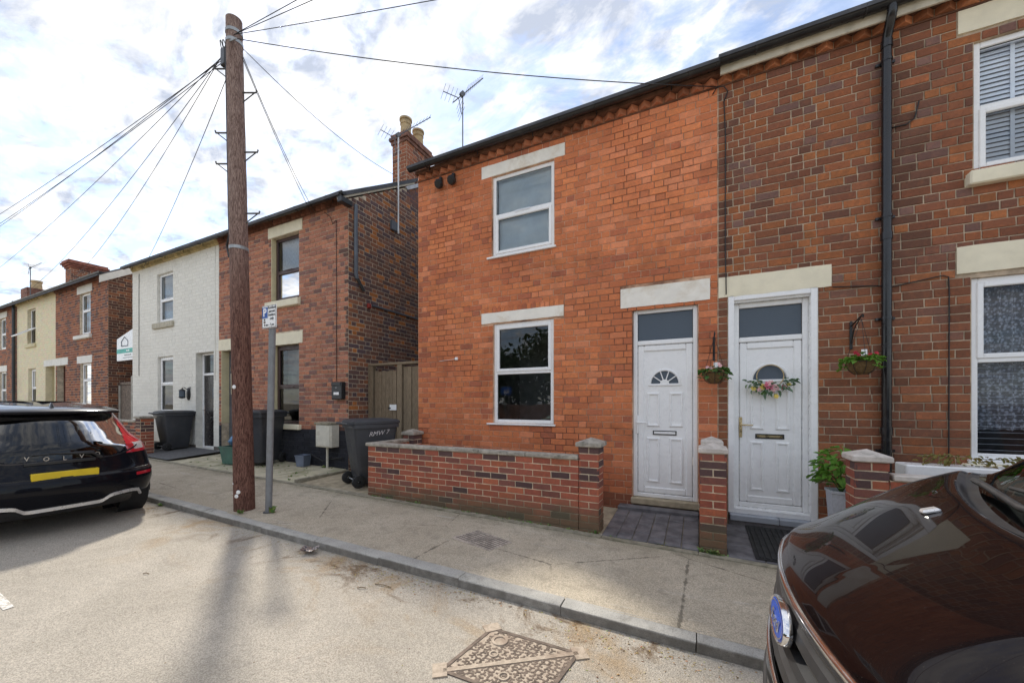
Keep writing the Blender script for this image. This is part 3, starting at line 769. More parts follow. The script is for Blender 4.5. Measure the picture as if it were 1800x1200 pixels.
# white surround, set-back door
b = MB(); ring(b, .314, 1.157, .150, 2.683, .062, FY-.012, FY+.02, .006); b.build('door_surround', m['upvc'], house2)
front_door(house2, .376, 1.095, .215, 2.60, 2.17, .085, 1.70, 1.045, .447, None, m['brass'], m['brass'], rays=False)
for (a, c, e, f) in ((.366, .376, .21, 2.62), (1.095, 1.105, .21, 2.62)): MB().box(a, c, FY+.021, FY+.16, e, f).build('reveal_lining', m['upvc'], house2)
MB().box(.366, 1.105, FY+.021, FY+.16, 2.601, 2.625).build('reveal_lining', m['upvc'], house2)
MB().bbox(.376, 1.095, FY+.021, FY+.10, .20, .2145, .003).build('threshold', m['upvc'], house2)
mt = mk('pale_slate_step', (.42, .45, .50), .5, var=.1)
for (a, c) in ((.33, .80), (.804, 1.19)): MB().bbox(a, c, FY-.10, FY+.02, .085, .150, .006).build('step_tile', mt, house2)
MB().box(.32, 1.19, FY-.085, FY+.0, -.1, .084).build('step_riser', m['block'], house2)
# downpipe with swan neck
dp = MB(); px, py_ = 1.697, FY-.06
dp.tube([(px, 4.97, 5.33), (px, 4.97, 5.24), (px, 5.0, 5.20), (px, py_-.01, 5.09), (px, py_, 5.04), (px, py_, .05)], .040, 14)
for z in (5.02, 3.1, 1.15): dp.tube([(px, py_, z-.035), (px, py_, z+.035)], .047, 14)
dpo = dp.build('downpipe', m['pipe'], house2, 40)
for z in (4.86, 3.3, 2.28, .95): 
    q = MB(); q.tube([(px, py_, z-.012), (px, py_, z+.012)], .046, 14); q.box(px-.075, px+.075, py_+.03, py_+.055, z-.012, z+.012); q.build('pipe_clip', m['pipe'], dpo, 40)

# ------------------------------------------------------------------ the pair across the passage, and the far ones
def col_mix(pal):
    def f(x, z, rnd):
        r = rnd.random()*sum(p[0] for p in pal)
        for w_, c in pal:
            r -= w_
            if r <= 0: break
        k = rnd.uniform(.86, 1.14); return tuple(q*k for q in c)
    return f
mb_l = brick_pair('brownish_red_brick', soot=.3, mott=.55)
mo_l = mk_mortar('pale_mortar', (.58, .49, .37))
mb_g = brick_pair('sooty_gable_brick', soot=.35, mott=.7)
mb_w = brick_pair('white_painted_brick', soot=.10, mott=.06)
mo_w = mk_mortar('white_painted_joint', (.74, .72, .65), .1)
mb_c = brick_pair('cream_painted_brick', soot=.14, mott=.12)
mo_c = mk_mortar('cream_painted_joint', (.68, .61, .43), .1)
m['door_dark'] = mk('dark_brown_door', (.022, .017, .018), .3, var=.15)
m['cream'] = mk('cream_paint', (.66, .58, .36), .7, var=.08, dirt=.2)
m['white_paint'] = mk('white_paint', (.76, .74, .68), .7, var=.05, dirt=.25, dcol=(.45, .42, .33))
pal_l = [(5, (.42, .185, .12)), (3, (.46, .20, .12)), (3, (.33, .15, .105)), (1.6, (.23, .125, .105))]
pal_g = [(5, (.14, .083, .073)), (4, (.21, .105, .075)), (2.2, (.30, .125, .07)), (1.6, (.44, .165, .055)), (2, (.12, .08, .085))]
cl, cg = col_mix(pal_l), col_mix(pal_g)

# --- brick half
house3 = thing('terraced_house', 'brownish brick house with maroon window frames and black painted base beside the side gate', 'house', (-8.15, FY, .15))
OP = [(-8.31, -7.40, 3.595, 4.98), (-8.27, -7.40, .985, 2.66), (-10.22, -9.40, .12, 2.67)]
LN = [(-8.41, -7.29, 4.985, 5.205), (-8.37, -7.28, 2.662, 2.905), (-10.322, -9.25, 2.672, 2.93)]
SL = [(-8.45, -7.35, 3.45, 3.594), (-8.40, -7.32, .88, .984)]
wall = backing(-10.324, -5.966, -.1, 5.34, OP, FY+.003, .16, mo_l, house3)
def c3(x, z, rnd):
    if z < .93: k = rnd.uniform(.8, 1.2); return (.03*k, .032*k, .040*k)
    if x > -6.1 and rnd.random() < .6: return (.13, .075, .062)
    return cl(x, z, rnd)
rects = lay(-10.322, -5.968, .05, 5.23, .085, OP+LN+SL, 'flemish', seed=21)
brickwork(wall, rects, PF, 0, NF, c3, mb_l, 170, .0045, 31)
b = MB(); b.box(-9.40, -5.968, FY+.0005, FY+.0025, .0, .925); b.box(-10.322, -10.22, FY+.0005, FY+.0025, .0, .925); b.build('painted_base', mk('black_masonry_paint', (.03, .032, .04), .6, var=.3), house3)
GX = -5.970
gb = MB(); gb.add([(GX, FY+.003, -.1), (GX, 12, -.1), (GX, 12, 5.3), (GX, 8.6, 7.50), (GX, FY+.003, 5.30)], [(0, 1, 2, 3, 4)])
gable = gb.build('gable_wall', mo_l, house3)
PG = lambda u, z, d: (GX+d, u, z)
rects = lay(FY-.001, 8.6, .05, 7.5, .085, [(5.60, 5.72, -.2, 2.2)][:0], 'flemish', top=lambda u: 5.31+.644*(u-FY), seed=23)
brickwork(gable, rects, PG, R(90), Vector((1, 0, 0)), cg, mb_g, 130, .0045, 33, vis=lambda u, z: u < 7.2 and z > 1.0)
b = MB(); b.add([(-10.324, 12, -.1), (-5.97, 12, -.1), (-5.97, 12, 5.3), (-10.324, 12, 5.3)], [(0, 1, 2, 3)]); b.build('rear_wall', m['room'], house3)
for q in LN: lintel(house3, *q, m['stone_cream'])
for q in SL: sill(house3, *q, m['stone_cream'], .07)
for (a, c, lo, hi) in OP[:2]:
    MB().box(a+.001, a+.014, FY+.0, FY+.10, lo+.02, hi).build('painted_reveal', m['cream'], house3)
w = window(house3, -8.296, -7.41, 3.60, 4.975, 4.26, m['upvc_dark'], m['glass'], 'low', inset=.095, fw=.06, roomm=m['room_light'])
MB().box(-8.2, -7.5, FY+.19, FY+.193, 3.62, 4.93).build('net_curtain', m['net'], w)
w = window(house3, -8.256, -7.41, .99, 2.655, 1.76, m['upvc_dark'], m['glass'], 'high', inset=.095, fw=.06, roomm=m['room_light'])
MB().box(-8.2, -7.5, FY+.30, FY+.303, 1.75, 2.6).build('blind', m['room_light'], w)
cornice(house3, -10.324, -5.966, 5.238, mb_cor, mo_cor, colr=(.22, .10, .065))
gutter(house3, -10.3, -5.86, 5.315, m['gutter'])
roof(house3, -10.324, -5.93, 5.29, m['slate'])
# doorway recess
b = MB(); x0, x1, z0, z1, y0, y1 = -10.22, -9.40, .12, 2.67, FY+.16, FY+.9
b.add([(x0,y0,z0),(x1,y0,z0),(x1,y0,z1),(x0,y0,z1),(x0,y1,z0),(x1,y1,z0),(x1,y1,z1),(x0,y1,z1)], [(0,1,5,4),(2,3,7,6),(0,3,7,4),(1,2,6,5)]); b.build('porch_recess', m['room'], house3)
MB().box(-10.218, -10.205, FY-.002, FY+.16, .95, 2.67).build('painted_reveal', m['cream'], house3)
b = MB(); b.bbox(-10.2, -9.42, FY+.86, FY+.9, .14, 2.65, .01); dd = b.build('door', m['door_dark'], house3)
# verge
for k in range(2):
    y0, y1 = 4.93, 7.0; z0, z1 = 5.185+k*.042, 5.185+k*.042+.644*(y1-y0); x0, x1 = ((-6.0, -5.935), (-6.02, -5.905))[k]
    b = MB(); b.prism([(y0, z0), (y1, z1), (y1, z1+.04), (y0, z0+.04)], 0, x0, x1); b.build('verge', (m['fascia'], m['slate'])[k], house3)
MB().bbox(-5.99, -5.87, 4.92, FY+.02, 5.13, 5.235, .01).build('eaves_return', m['gutter'], house3)
# gable downpipe, lead strip
b = MB(); b.tube([(-5.90, 5.27, 5.22), (-5.90, 5.275, 3.90), (-5.91, 5.31, 3.83)], .036, 10); b.build('downpipe', m['pipe_grey'], house3, 40)
b = MB(); b.tube([(-5.91, 5.30, 3.85), (-5.90, 5.47, 3.62)], .032, 10); b.build('pipe_shoe', m['gutter'], house3, 40)
MB().bbox(-5.96, -5.915, 5.72, 8.6, 3.385, 3.42, .006).build('lead_strip', m['pipe_grey'], house3)
MB().bbox(-5.962, -5.915, 5.60, 5.68, 3.33, 3.42, .006).build('red_bracket', mk('red_plastic', (.3, .03, .02), .5), house3)
# chimney stack
ch = MB(); ch.box(-6.395, -5.972, 6.775, 7.635, 6.0, 7.40); chim = ch.build('chimney', mo_l, house3)
cs = MB(); rnd = random.Random(4)
def brick_on(P, rz, rects_, colf):
    for (a, c, lo, hi) in rects_:
        u_ = unit_bricks_cache(.215 if c-a > .15 else .1025)[rnd.randrange(4)]; W = .215 if c-a > .15 else .1025; L = P((a+c)/2, (lo+hi)/2, .005); ca, sa = math.cos(rz), math.sin(rz); V = []
        for (x, y, z) in u_.v: x *= (c-a)/W; z *= (hi-lo)/.075; V.append((L[0]+x*ca-y*sa, L[1]+x*sa+y*ca, L[2]+z))
        cs.add(V, u_.f, colf(a, lo, rnd))
cc_ = col_mix([(5, (.30, .11, .06)), (3, (.37, .14, .07)), (3, (.17, .08, .06))])
brick_on(lambda u, z, d: (u, 6.775-d, z), 0, lay(-6.395, -5.972, 6.0, 7.40, .085, [], 'flemish', seed=2), cc_)
brick_on(lambda u, z, d: (-5.972+d, u, z), R(90), lay(6.775, 7.635, 6.0, 7.40, .085, [], 'flemish', seed=3), cc_)
tag(cs.build('brick_field', mb_l[1], chim), kind='stuff')
for k, (g, z) in enumerate(((.03, 7.40), (.06, 7.478), (.03, 7.556))): MB().bbox(-6.395-g, -5.972+g, 6.775-g, 7.635+g, z, z+.077, .006).build('corbel_course', mk('chimney_cap_brick', (.2, .095, .065), .9, var=.4, vs=9, bump=.5), chim)
m['pot'] = mk('buff_clay', (.50, .37, .20), .85, var=.2, dirt=.35, dcol=(.16, .13, .1), ds=5)
for y in (6.98, 7.42):
    b = MB(); b.lathe([(.0, .0), (.13, .0), (.125, .12), (.115, .30), (.13, .31), (.13, .345), (.118, .355), (.118, .40), (.145, .41), (.145, .45), (.125, .46), (.105, .46), (.10, .2)], (-6.18, y, 7.63), 20); b.build('chimney_pot', m['pot'], chim, 40)
b = MB(); b.prism([(6.7, 6.30), (6.775, 6.36), (7.635, 6.94), (7.7, 6.92), (7.635, 6.85), (6.775, 6.27)], 0, -5.968, -5.93); b.build('flashing', mk('lead', (.42, .43, .45), .5, var=.2), chim)

# --- white half
house4 = thing('terraced_house', 'white painted brick house with dark front door and wall lantern', 'house', (-12.55, FY, .2))
OP = [(-13.33, -12.488, 3.60, 4.935), (-13.30, -12.488, 1.19, 2.68), (-11.36, -10.56, .22, 2.685)]
SL = [(-13.5, -12.42, 3.45, 3.599), (-13.38, -12.44, 1.09, 1.189)]
wall = backing(-14.792, -10.326, -.1, 5.34, OP, FY+.003, .16, mo_w, house4)
def c4(x, z, rnd):
    k = rnd.uniform(.97, 1.03)
    if z < .40: return (.17*k, .15*k, .13*k)
    return (.82*k, .80*k, .73*k)
brickwork(wall, lay(-14.79, -10.328, .05, 5.227, .085, OP+SL, 'flemish', joint=.009, seed=41), PF, 0, NF, c4, mb_w, 120, .003, 43, vis=lambda u, z: u > -13 and z > 1.2)
b = MB()
b.add([(-14.79, FY+.004, -.1), (-14.79, 12, -.1), (-14.79, 12, 5.3), (-14.79, 8.6, 7.5), (-14.79, FY+.004, 5.3)], [(0, 1, 2, 3, 4)]); b.build('side_wall', mo_l, house4)
for q in SL: sill(house4, *q, mk('stained_stone_sill', (.5, .46, .36), .9, dirt=.6, ds=6), .06)
w = window(house4, -13.32, -12.495, 3.605, 4.93, 4.24, m['upvc'], m['glass'], 'low', inset=.06, roomm=m['room_light'])
MB().box(-13.28, -12.52, FY+.16, FY+.163, 3.62, 4.9).build('net_curtain', m['net'], w)
w = window(house4, -13.29, -12.495, 1.195, 2.675, 1.93, m['upvc'], m['glass'], 'high', inset=.06, roomm=m['room'])
cream_c = brick_pair('cream_cornice_brick', soot=.5, mott=.4)
cornice(house4, -14.792, -10.326, 5.225, cream_c, mk_mortar('cream_cornice', (.55, .46, .26)), pieces=False, colr=(.62, .51, .28))
gutter(house4, -14.85, -10.305, 5.315, m['gutter'])
roof(house4, -14.85, -10.324, 5.29, m['slate'])
b = MB(); ring(b, -11.34, -10.57, .30, 2.68, .05, FY+.13, FY+.20, .008); b.bbox(-11.29, -10.62, FY+.132, FY+.19, 2.12, 2.18, .008); d = b.build('door', m['upvc'], house4)
pane(-11.29, -10.62, 2.18, 2.63, FY+.16, m['glass'], d, 'fanlight'); room(-11.34, -10.6, 2.15, 2.65, FY+.21, m['room_light'], d, .8, .0)
l = MB(); l.bbox(-11.288, -10.622, FY+.15, FY+.19, .352, 2.118, .01); leaf = l.build('door_leaf', m['door_dark'], d)
MB().bbox(-10.90, -10.76, FY+.142, FY+.149, 1.55, 1.80, .004).build('door_pane', m['obscure'], leaf)
MB().bbox(-11.02, -10.76, FY+.140, FY+.149, 1.02, 1.07, .004).build('letter_plate', m['chrome'], leaf)
b = MB(); b.bbox(-11.27, -11.24, FY+.135, FY+.15, 1.12, 1.36, .004); b.tube([(-11.255, FY+.135, 1.25), (-11.255, FY+.09, 1.25), (-11.15, FY+.09, 1.25)], .01, 6); b.build('handle', m['chrome'], leaf)
MB().bbox(-11.52, -10.56, FY-.04, FY+.20, .20, .298, .01).build('step', m['white_paint'], house4)
nt = text_mb('25', .10, .002); nt.xf(Matrix.Translation((-11.5+.0, FY-.006, 1.80)) @ Matrix.Rotation(R(90), 4, 'X')); nt.v = [(x-.12, y, z) for x, y, z in nt.v]; nt.build('house_number', m['letter'], house4)

# --- far pair and the house beyond
house5 = thing('terraced_house', 'far brown brick end house with white lintels behind the parked car, beside wooden gates', 'house', (-18.6, FY, .3))
OP = [(-18.60, -17.72, 3.67, 5.05), (-18.55, -17.68, 1.16, 2.74), (-20.62, -19.84, .2, 2.75)]
LN = [(-18.80, -17.60, 5.055, 5.30), (-18.80, -17.60, 2.745, 2.985), (-20.736, -19.6, 2.755, 3.005)]
SL = [(-18.94, -17.62, 3.55, 3.668), (-18.7, -17.62, 1.04, 1.158)]
wall = backing(-20.738, -16.425, -.1, 5.44, OP, FY+.003, .16, mo_l, house5)
cf = col_mix([(5, (.29, .115, .072)), (3, (.34, .14, .075)), (3, (.15, .085, .075))])
brickwork(wall, lay(-20.736, -16.427, .1, 5.327, .085, OP+LN+SL, 'flemish', seed=51), PF, 0, NF, cf, mb_l, 0, .0045, 53)
b = MB(); G5 = -16.423; b.add([(G5, FY+.003, -.1), (G5, 12, -.1), (G5, 12, 5.4), (G5, 8.6, 7.6), (G5, FY+.003, 5.4)], [(0, 1, 2, 3, 4)]); gb5 = b.build('gable_wall', mk_mortar('gable_pale_mortar', (.42, .34, .24)), house5)
brickwork(gb5, lay(FY, 7.2, .1, 6.4, .085, [], 'flemish', top=lambda u: 5.41+.644*(u-FY), seed=55), lambda u, z, d: (G5+d, u, z), R(90), Vector((1, 0, 0)), col_mix([(5, (.11, .058, .048)), (3, (.17, .075, .05)), (1, (.27, .11, .06))]), mb_g, 0, .005, 57)
for q in LN: lintel(house5, *q, m['white_paint'])
for q in SL: sill(house5, *q, m['white_paint'], .07)
for (a, c, lo, hi, tz) in ((-18.59, -17.73, 3.675, 5.045, 4.5), (-18.54, -17.69, 1.165, 2.735, 2.2)):
    w = window(house5, a, c, lo, hi, tz, m['upvc'], m['glass'], 'low', inset=.06, roomm=m['room_light'])
    MB().box(a+.05, c-.05, FY+.2, FY+.203, lo, hi).build('net_curtain', m['net'], w)
b = MB(); x0, x1, z0, z1, y0, y1 = -20.62, -19.84, .2, 2.75, FY+.16, FY+.95
b.add([(x0,y0,z0),(x1,y0,z0),(x1,y0,z1),(x0,y0,z1),(x0,y1,z0),(x1,y1,z0),(x1,y1,z1),(x0,y1,z1)], [(4,5,6,7),(0,1,5,4),(2,3,7,6),(0,3,7,4),(1,2,6,5)]); b.build('porch_recess', mk('porch_brick', (.16, .07, .05), .9, var=.3), house5)
cornice(house5, -20.738, -16.425, 5.335, mb_cor, mo_cor, pieces=False, colr=(.2, .1, .07)); gutter(house5, -20.73, -16.3, 5.42, m['gutter'], br=False)
roof(house5, -20.738, -16.36, 5.335, m['slate'])
b = MB(); y0, y1 = 4.95, 8.5; z0 = 5.10; b.prism([(y0, z0), (y1, z0+.644*(y1-y0)), (y1, z0+.644*(y1-y0)+.26), (y0, z0+.26)], 0, -16.40, -16.365); b.build('bargeboard', m['white_paint'], house5)

house6 = thing('terraced_house', 'far cream painted house with one window pushed open, between two brick houses', 'house', (-22.8, FY, .35))
OP = [(-23.70, -22.80, 3.72, 5.10), (-23.60, -22.75, 1.2, 2.76), (-21.75, -20.85, .2, 2.77)]
SL = [(-23.8, -22.7, 3.58, 3.718)]
wall = backing(-24.93, -20.74, -.1, 5.44, OP, FY+.003, .16, mo_c, house6)
brickwork(wall, lay(-24.928, -20.742, .1, 5.327, .085, OP+SL, 'flemish', joint=.009, seed=61), PF, 0, NF, lambda x, z, rnd: tuple(q*rnd.uniform(.95, 1.04) for q in (.78, .70, .50)), mb_c, 0, .003, 63)
for q in SL: sill(house6, *q, m['cream'], .06)
w = window(house6, -23.69, -22.81, 3.725, 5.095, 4.35, m['upvc'], m['glass'], 'none', inset=.09, roomm=m['room'], vent=False)
s = MB(); ring(s, -.40, .40, -.58, 0, .05, -.02, .02, .008); s.xf(Matrix.Translation((-23.25, FY+.05, 4.33)) @ Matrix.Rotation(R(-52), 4, 'X')); so = s.build('open_sash', m['upvc'], w)
s = MB(); s.add([(-.35, 0, -.53), (.35, 0, -.53), (.35, 0, -.05), (-.35, 0, -.05)], [(0, 1, 2, 3)]); s.xf(Matrix.Translation((-23.25, FY+.05, 4.33)) @ Matrix.Rotation(R(-52), 4, 'X')); s.build('pane', m['glass'], so)
window(house6, -23.59, -22.76, 1.205, 2.755, 2.0, m['upvc'], m['glass'], 'high', inset=.09, roomm=m['room_light'])
b = MB(); x0, x1 = -21.75, -20.85; z1 = 2.77
b.add([(x0,FY+.16,.2),(x1,FY+.16,.2),(x1,FY+.16,z1),(x0,FY+.16,z1),(x0,FY+1,.2),(x1,FY+1,.2),(x1,FY+1,z1),(x0,FY+1,z1)], [(4,5,6,7),(0,1,5,4),(2,3,7,6),(0,3,7,4),(1,2,6,5)]); b.build('porch_recess', m['cream'], house6)
lintel(house6, -21.9, -20.74, 2.775, 3.005, m['white_paint'])
cornice(house6, -24.93, -20.74, 5.335, cream_c, mo_c, pieces=False, colr=(.5, .4, .22)); gutter(house6, -24.93, -20.74, 5.42, m['gutter'], br=False); roof(house6, -24.95, -20.74, 5.335, m['slate'])
ch = MB(); ch.box(-25.2, -24.6, 6.55, 7.6, 6.2, 7.35); co = ch.build('chimney', mo_l, house6)
cs = MB(); rnd = random.Random(5); 
brick_on(lambda u, z, d: (u, 6.55-d, z), 0, lay(-25.2, -24.6, 6.2, 7.35, .085, [], 'flemish', seed=2), cc_); brick_on(lambda u, z, d: (-24.6+d, u, z), R(90), lay(6.55, 7.6, 6.2, 7.35, .085, [], 'flemish', seed=3), cc_)
tag(cs.build('brick_field', mb_l[1], co), kind='stuff')
for g, z in ((.04, 7.352), (.09, 7.432), (.14, 7.512), (.10, 7.592)): MB().bbox(-25.2-g, -24.6+g, 6.55-g, 7.6+g, z, z+.079, .006).build('corbel_course', mk('far_cap_brick', (.28, .10, .065), .9, var=.4, vs=9), co)

house7 = thing('terraced_house', 'farthest brick house at the left edge of the street', 'house', (-27.2, FY, .4))
OP = [(-27.25, -26.35, 3.72, 5.05), (-27.25, -26.30, 1.2, 2.76)]
LN = [(-27.4, -26.2, 5.055, 5.30), (-27.4, -26.2, 2.765, 3.01)]
wall = backing(-29.6, -24.95, -.1, 5.44, OP, FY+.003, .16, mo_l, house7)
brickwork(wall, lay(-29.6, -24.952, .1, 5.327, .085, OP+LN, 'flemish', seed=71), PF, 0, NF, cf, mb_l, 0, .0045, 73)
for q in LN: lintel(house7, *q, m['white_paint'])
for (a, c, lo, hi, tz) in ((-27.24, -26.36, 3.725, 5.045, 4.4), (-27.24, -26.31, 1.205, 2.755, 2.0)):
    w = window(house7, a, c, lo, hi, tz, m['upvc'], m['glass'], 'low', inset=.06, roomm=m['room_light']); MB().box(a+.05, c-.05, FY+.2, FY+.203, lo, hi).build('net_curtain', m['net'], w)
cornice(house7, -29.6, -24.95, 5.335, mb_cor, mo_cor, pieces=False, colr=(.2, .1, .07)); gutter(house7, -29.6, -24.95, 5.42, m['gutter'], br=False); roof(house7, -29.6, -24.95, 5.335, m['slate'])
b = MB(); b.tube([(-24.96, FY-.08, 5.55), (-24.96, FY-.08, .3)], .05, 8); b.build('downpipe', m['gutter'], house7, 40)
ch = MB(); ch.box(-30.4, -29.5, 6.4, 7.6, 5.9, 7.1); co = ch.build('chimney', mk('far_chimney_brick', (.22, .1, .07), .9, var=.4, vs=9, bump=.5), house7)
b = MB(); b.lathe([(.0, 0), (.2, 0), (.17, .35), (.2, .36), (.2, .45), (.12, .46)], (-29.9, 6.8, 7.1), 14); b.build('chimney_pot', m['pot'], co, 40)

# ------------------------------------------------------------------ low garden walls
mb_f = brick_pair('garden_wall_brick', soot=.25, mott=.45, damp=(-.10, .22, .8, (.13, .115, .07)))
mo_f = mk_mortar('cream_mortar', (.68, .56, .40), damp=(-.10, .20, .92, (.16, .14, .09)))
pf = col_mix([(5, (.37, .115, .07)), (4, (.32, .10, .066)), (2, (.41, .13, .07)), (2, (.22, .09, .07))])
def cwall(x, z, rnd):
    if z > .72 and rnd.random() < .4: return (.12, .072, .068)
    return pf(x, z, rnd) if rnd.random() > .1 else (.10, .06, .058)
def garden_wall(par, x0, x1, y0, ztop, count, zb=-.05, ends=True):
    b = MB(); b.box(x0+.006, x1-.006, y0+.006, y0+.095, zb, ztop); w_ = b.build('wall', mo_f, par)
    brickwork(w_, lay(x0, x1, zb, ztop, .075, [], 'stretcher', joint=.011, seed=81), lambda u, z, d: (u, y0+.006-d, z), 0, NF, cwall, mb_f, count, .006, 83)
    return w_
def brick_side(par, P, rz, nrm, u0, u1, zb, zt, count=0, bond='stretcher', seed=5): brickwork(par, lay(u0, u1, zb, zt, .075, [], bond, joint=.011, seed=seed), P, rz, nrm, cwall, mb_f, count, .006, seed)
def pillar(par, x0, x1, y0, y1, zb, zt, capm, count=40, seed=1, cap=.045):
    b = MB(); b.box(x0+.006, x1-.006, y0+.006, y1-.006, zb, zt); p = b.build('pillar', mo_f, par)
    for i, (P, rz, nrm, a, c) in enumerate(((lambda u, z, d: (u, y0+.006-d, z), 0, NF, x0, x1), (lambda u, z, d: (x1-.006+d, u, z), R(90), Vector((1, 0, 0)), y0, y1), (lambda u, z, d: (x0+.006-d, u, z), R(-90), Vector((-1, 0, 0)), y0, y1))):
        rects = []; n = int((zt-zb)/.075+.5); 
        for r in range(n):
            z1 = zt-r*.075; z0 = z1-.075; mid = (a+c)/2
            for q in (((a, c),) if (r+i) % 2 else ((a, mid), (mid, c))): rects.append((q[0]+.005*(q[0] != a), q[1]-.005*(q[1] != c), z0+.0055, z1-.0055))
        brickwork(p, rects, P, rz, nrm, cwall, mb_f, count if i < 2 or x0 > 1 else 0, .006, seed+i)
    g = cap; V = []
    for (e, z) in ((g-.006, zt), (g, zt+.008), (g, zt+.042), (g-.006, zt+.05)): V += [(x0-e, y0-e, z), (x1+e, y0-e, z), (x1+e, y1+e, z), (x0-e, y1+e, z)]
    V.append(((x0+x1)/2, (y0+y1)/2, zt+.098))
    q = MB(); q.add(V, [(0, 3, 2, 1)] + [(r*4+k, r*4+(k+1) % 4, r*4+4+(k+1) % 4, r*4+4+k) for r in range(3) for k in range(4)] + [(12+k, 12+(k+1) % 4, 16) for k in range(4)])
    q.build('pillar_cap', capm, p); return p
def coping(par, x0, x1, y0, y1, z, mat=None, along='x', n=5, lip=.02):
    L = (x1-x0) if along == 'x' else (y1-y0); w_ = L/n
    for i in range(n):
        if along == 'x': q = (x0+i*w_+.003, x0+(i+1)*w_-.003, y0-lip, y1+lip)
        else: q = (x0-lip, x1+lip, y0+i*w_+.003, y0+(i+1)*w_-.003)
        dz = random.uniform(-.003, .003); MB().bbox(q[0], q[1], q[2], q[3], z+dz, z+.048+dz, .009).build('coping_stone', mat or m['coping'], par)
gw = thing('garden_wall', 'low red brick garden wall with grey coping in front of the orange-red house', 'wall', (-2.7, 4.12, .05))
garden_wall(gw, -4.366, -1.188, 4.118, .800, 190)
coping(gw, -4.40, -1.192, 4.118, 4.22, .801, n=5)
pillar(gw, -1.187, -.965, 4.112, 4.335, -.05, .950, m['coping'], 30, 85, .03)
b = MB(); b.box(-4.36, -4.265, 4.22, 5.0, -.05, .80); rw = b.build('return_wall', mo_f, gw)
brick_side(rw, lambda u, z, d: (-4.265-.006+.006+d, u, z), R(90), Vector((1, 0, 0)), 4.22, 4.9, -.05, .80, 0, seed=91)
coping(gw, -4.365, -4.26, 4.245, 4.88, .801, along='y', n=1)
pillar(gw, -4.40, -4.18, 4.90, 5.12, -.05, .905, m['coping'], 10, 95, .02)
gp1 = thing('gate_pillar', 'square brick gate pillar with pale cap between the two white doors', 'pillar', (.125, 4.23, 0))
pillar(gp1, .010, .240, 4.112, 4.335, -.06, .948, m['cap'], 40, 101, .012)
gp2 = thing('gate_pillar', 'small brick pillar with pale cap against the house between the two doors', 'pillar', (.14, 4.95, 0))
pillar(gp2, .035, .235, 4.80, 5.0, -.06, .955, m['cap'], 10, 105, .012)
dv = thing('garden_wall', 'short dividing wall joining the two pillars between the doors', 'wall', (.12, 4.55, 0))
b = MB(); b.box(.08, .19, 4.336, 4.80, -.05, .80); b.build('wall', mo_f, dv); coping(dv, .08, .19, 4.37, 4.78, .801, along='y', n=1)
gr_ = thing('garden_wall', 'low brick garden wall with pale coping and end pillar behind the near black car', 'wall', (2.3, 4.12, -.03))
pillar(gr_, 1.168, 1.388, 4.112, 4.335, -.1, .945, m['cap'], 40, 111, .02)
garden_wall(gr_, 1.39, 4.6, 4.118, .80, 20, -.1); coping(gr_, 1.41, 4.6, 4.118, 4.22, .801, m['cap'], n=4)
gl_ = thing('garden_wall', 'weathered brick garden wall with end pillar between rear of parked car and wheelie bin', 'wall', (-13, 4.12, .25))
b = MB(); b.box(-14.7, -11.66, 4.126, 4.22, .1, .98); wl = b.build('wall', mo_f, gl_)
brickwork(wl, lay(-14.7, -11.66, .1, .98, .075, [], 'stretcher', joint=.011, seed=121), lambda u, z, d: (u, 4.126-d, z), 0, NF, cwall, mb_f, 60, .006, 123); coping(gl_, -14.7, -11.66, 4.118, 4.22, .981, n=4)
b = MB(); b.box(-11.654, -11.426, 4.116, 4.36, .1, 1.07); wl = b.build('pillar', mo_f, gl_)
brick_side(wl, lambda u, z, d: (-11.426+d, u, z), R(90), Vector((1, 0, 0)), 4.116, 4.36, .1, 1.07, 30, 'flemish', 125); brick_side(wl, lambda u, z, d: (u, 4.116-d, z), 0, NF, -11.654, -11.426, .1, 1.07, 20, 'flemish', 127)
MB().bbox(-11.69, -11.39, 4.08, 4.40, 1.072, 1.125, .012).build('pillar_cap', m['coping'], gl_)
MB().bbox(-12.35, -12.1, 4.9, 5.12, .2, 1.10, .01).build('rear_pillar', mo_f, gl_); MB().lathe([(0, .1), (.13, .08), (.17, .03), (.17, 0), (0, 0)], (-12.22, 5.0, 1.10), 12).build('pillar_cap', m['coping'], gl_)

# ------------------------------------------------------------------ side gate
t = NT('weathered_timber'); g1 = t.noise(9, 6, .65, .8, stretch=(14, 14, 1)); c = t.mix(t.rng(g1, .3, .7), (.17, .125, .08), (.36, .285, .195))
oi = t.n('ShaderNodeObjectInfo'); c = t.mix(t.math('MULTIPLY', oi.outputs['Random'], .45), c, t.mix(1., c, (.62, .6, .58), 'MULTIPLY'))
c = t.mix(t.rng(t.vor(5, stretch=(2.2, 2.2, .8)).outputs['Distance'], .04, .09, .8, 0.), c, (.06, .04, .025)); t.bump(g1, .5, .004); m['timber'] = t.set(col=c, rough=.85, spec=.2)
gate = thing('side_gate', 'weathered vertical-board timber gate in the passage beside the wheelie bin', 'gate', (-5.1, 5.65, .1))
GYY = 5.65
x = -5.80; rnd = random.Random(2)
while x < -5.24:
    w_ = .094; MB().bbox(x, x+w_-.004, GYY+.0+rnd.uniform(-.003, .003), GYY+.022, .14, 2.06+rnd.uniform(-.015, .01), .003).build('board', m['timber'], gate); x += w_
x = -5.06
while x < -4.28:
    w_ = rnd.choice((.09, .1, .11)); MB().bbox(x, x+w_-.006, GYY-.012*((int(x*10)) % 2), GYY+.022, .12, 2.12, .003).build('board', m['timber'], gate); x += w_
for (a, c) in ((-5.955, -5.83), (-5.20, -5.08)): MB().bbox(a, c, GYY-.03, GYY+.07, .05, 2.165, .006).build('gate_post', m['timber'], gate)
MB().bbox(-5.955, -4.30, GYY-.035, GYY+.075, 2.166, 2.215, .006).build('top_rail', m['timber'], gate)
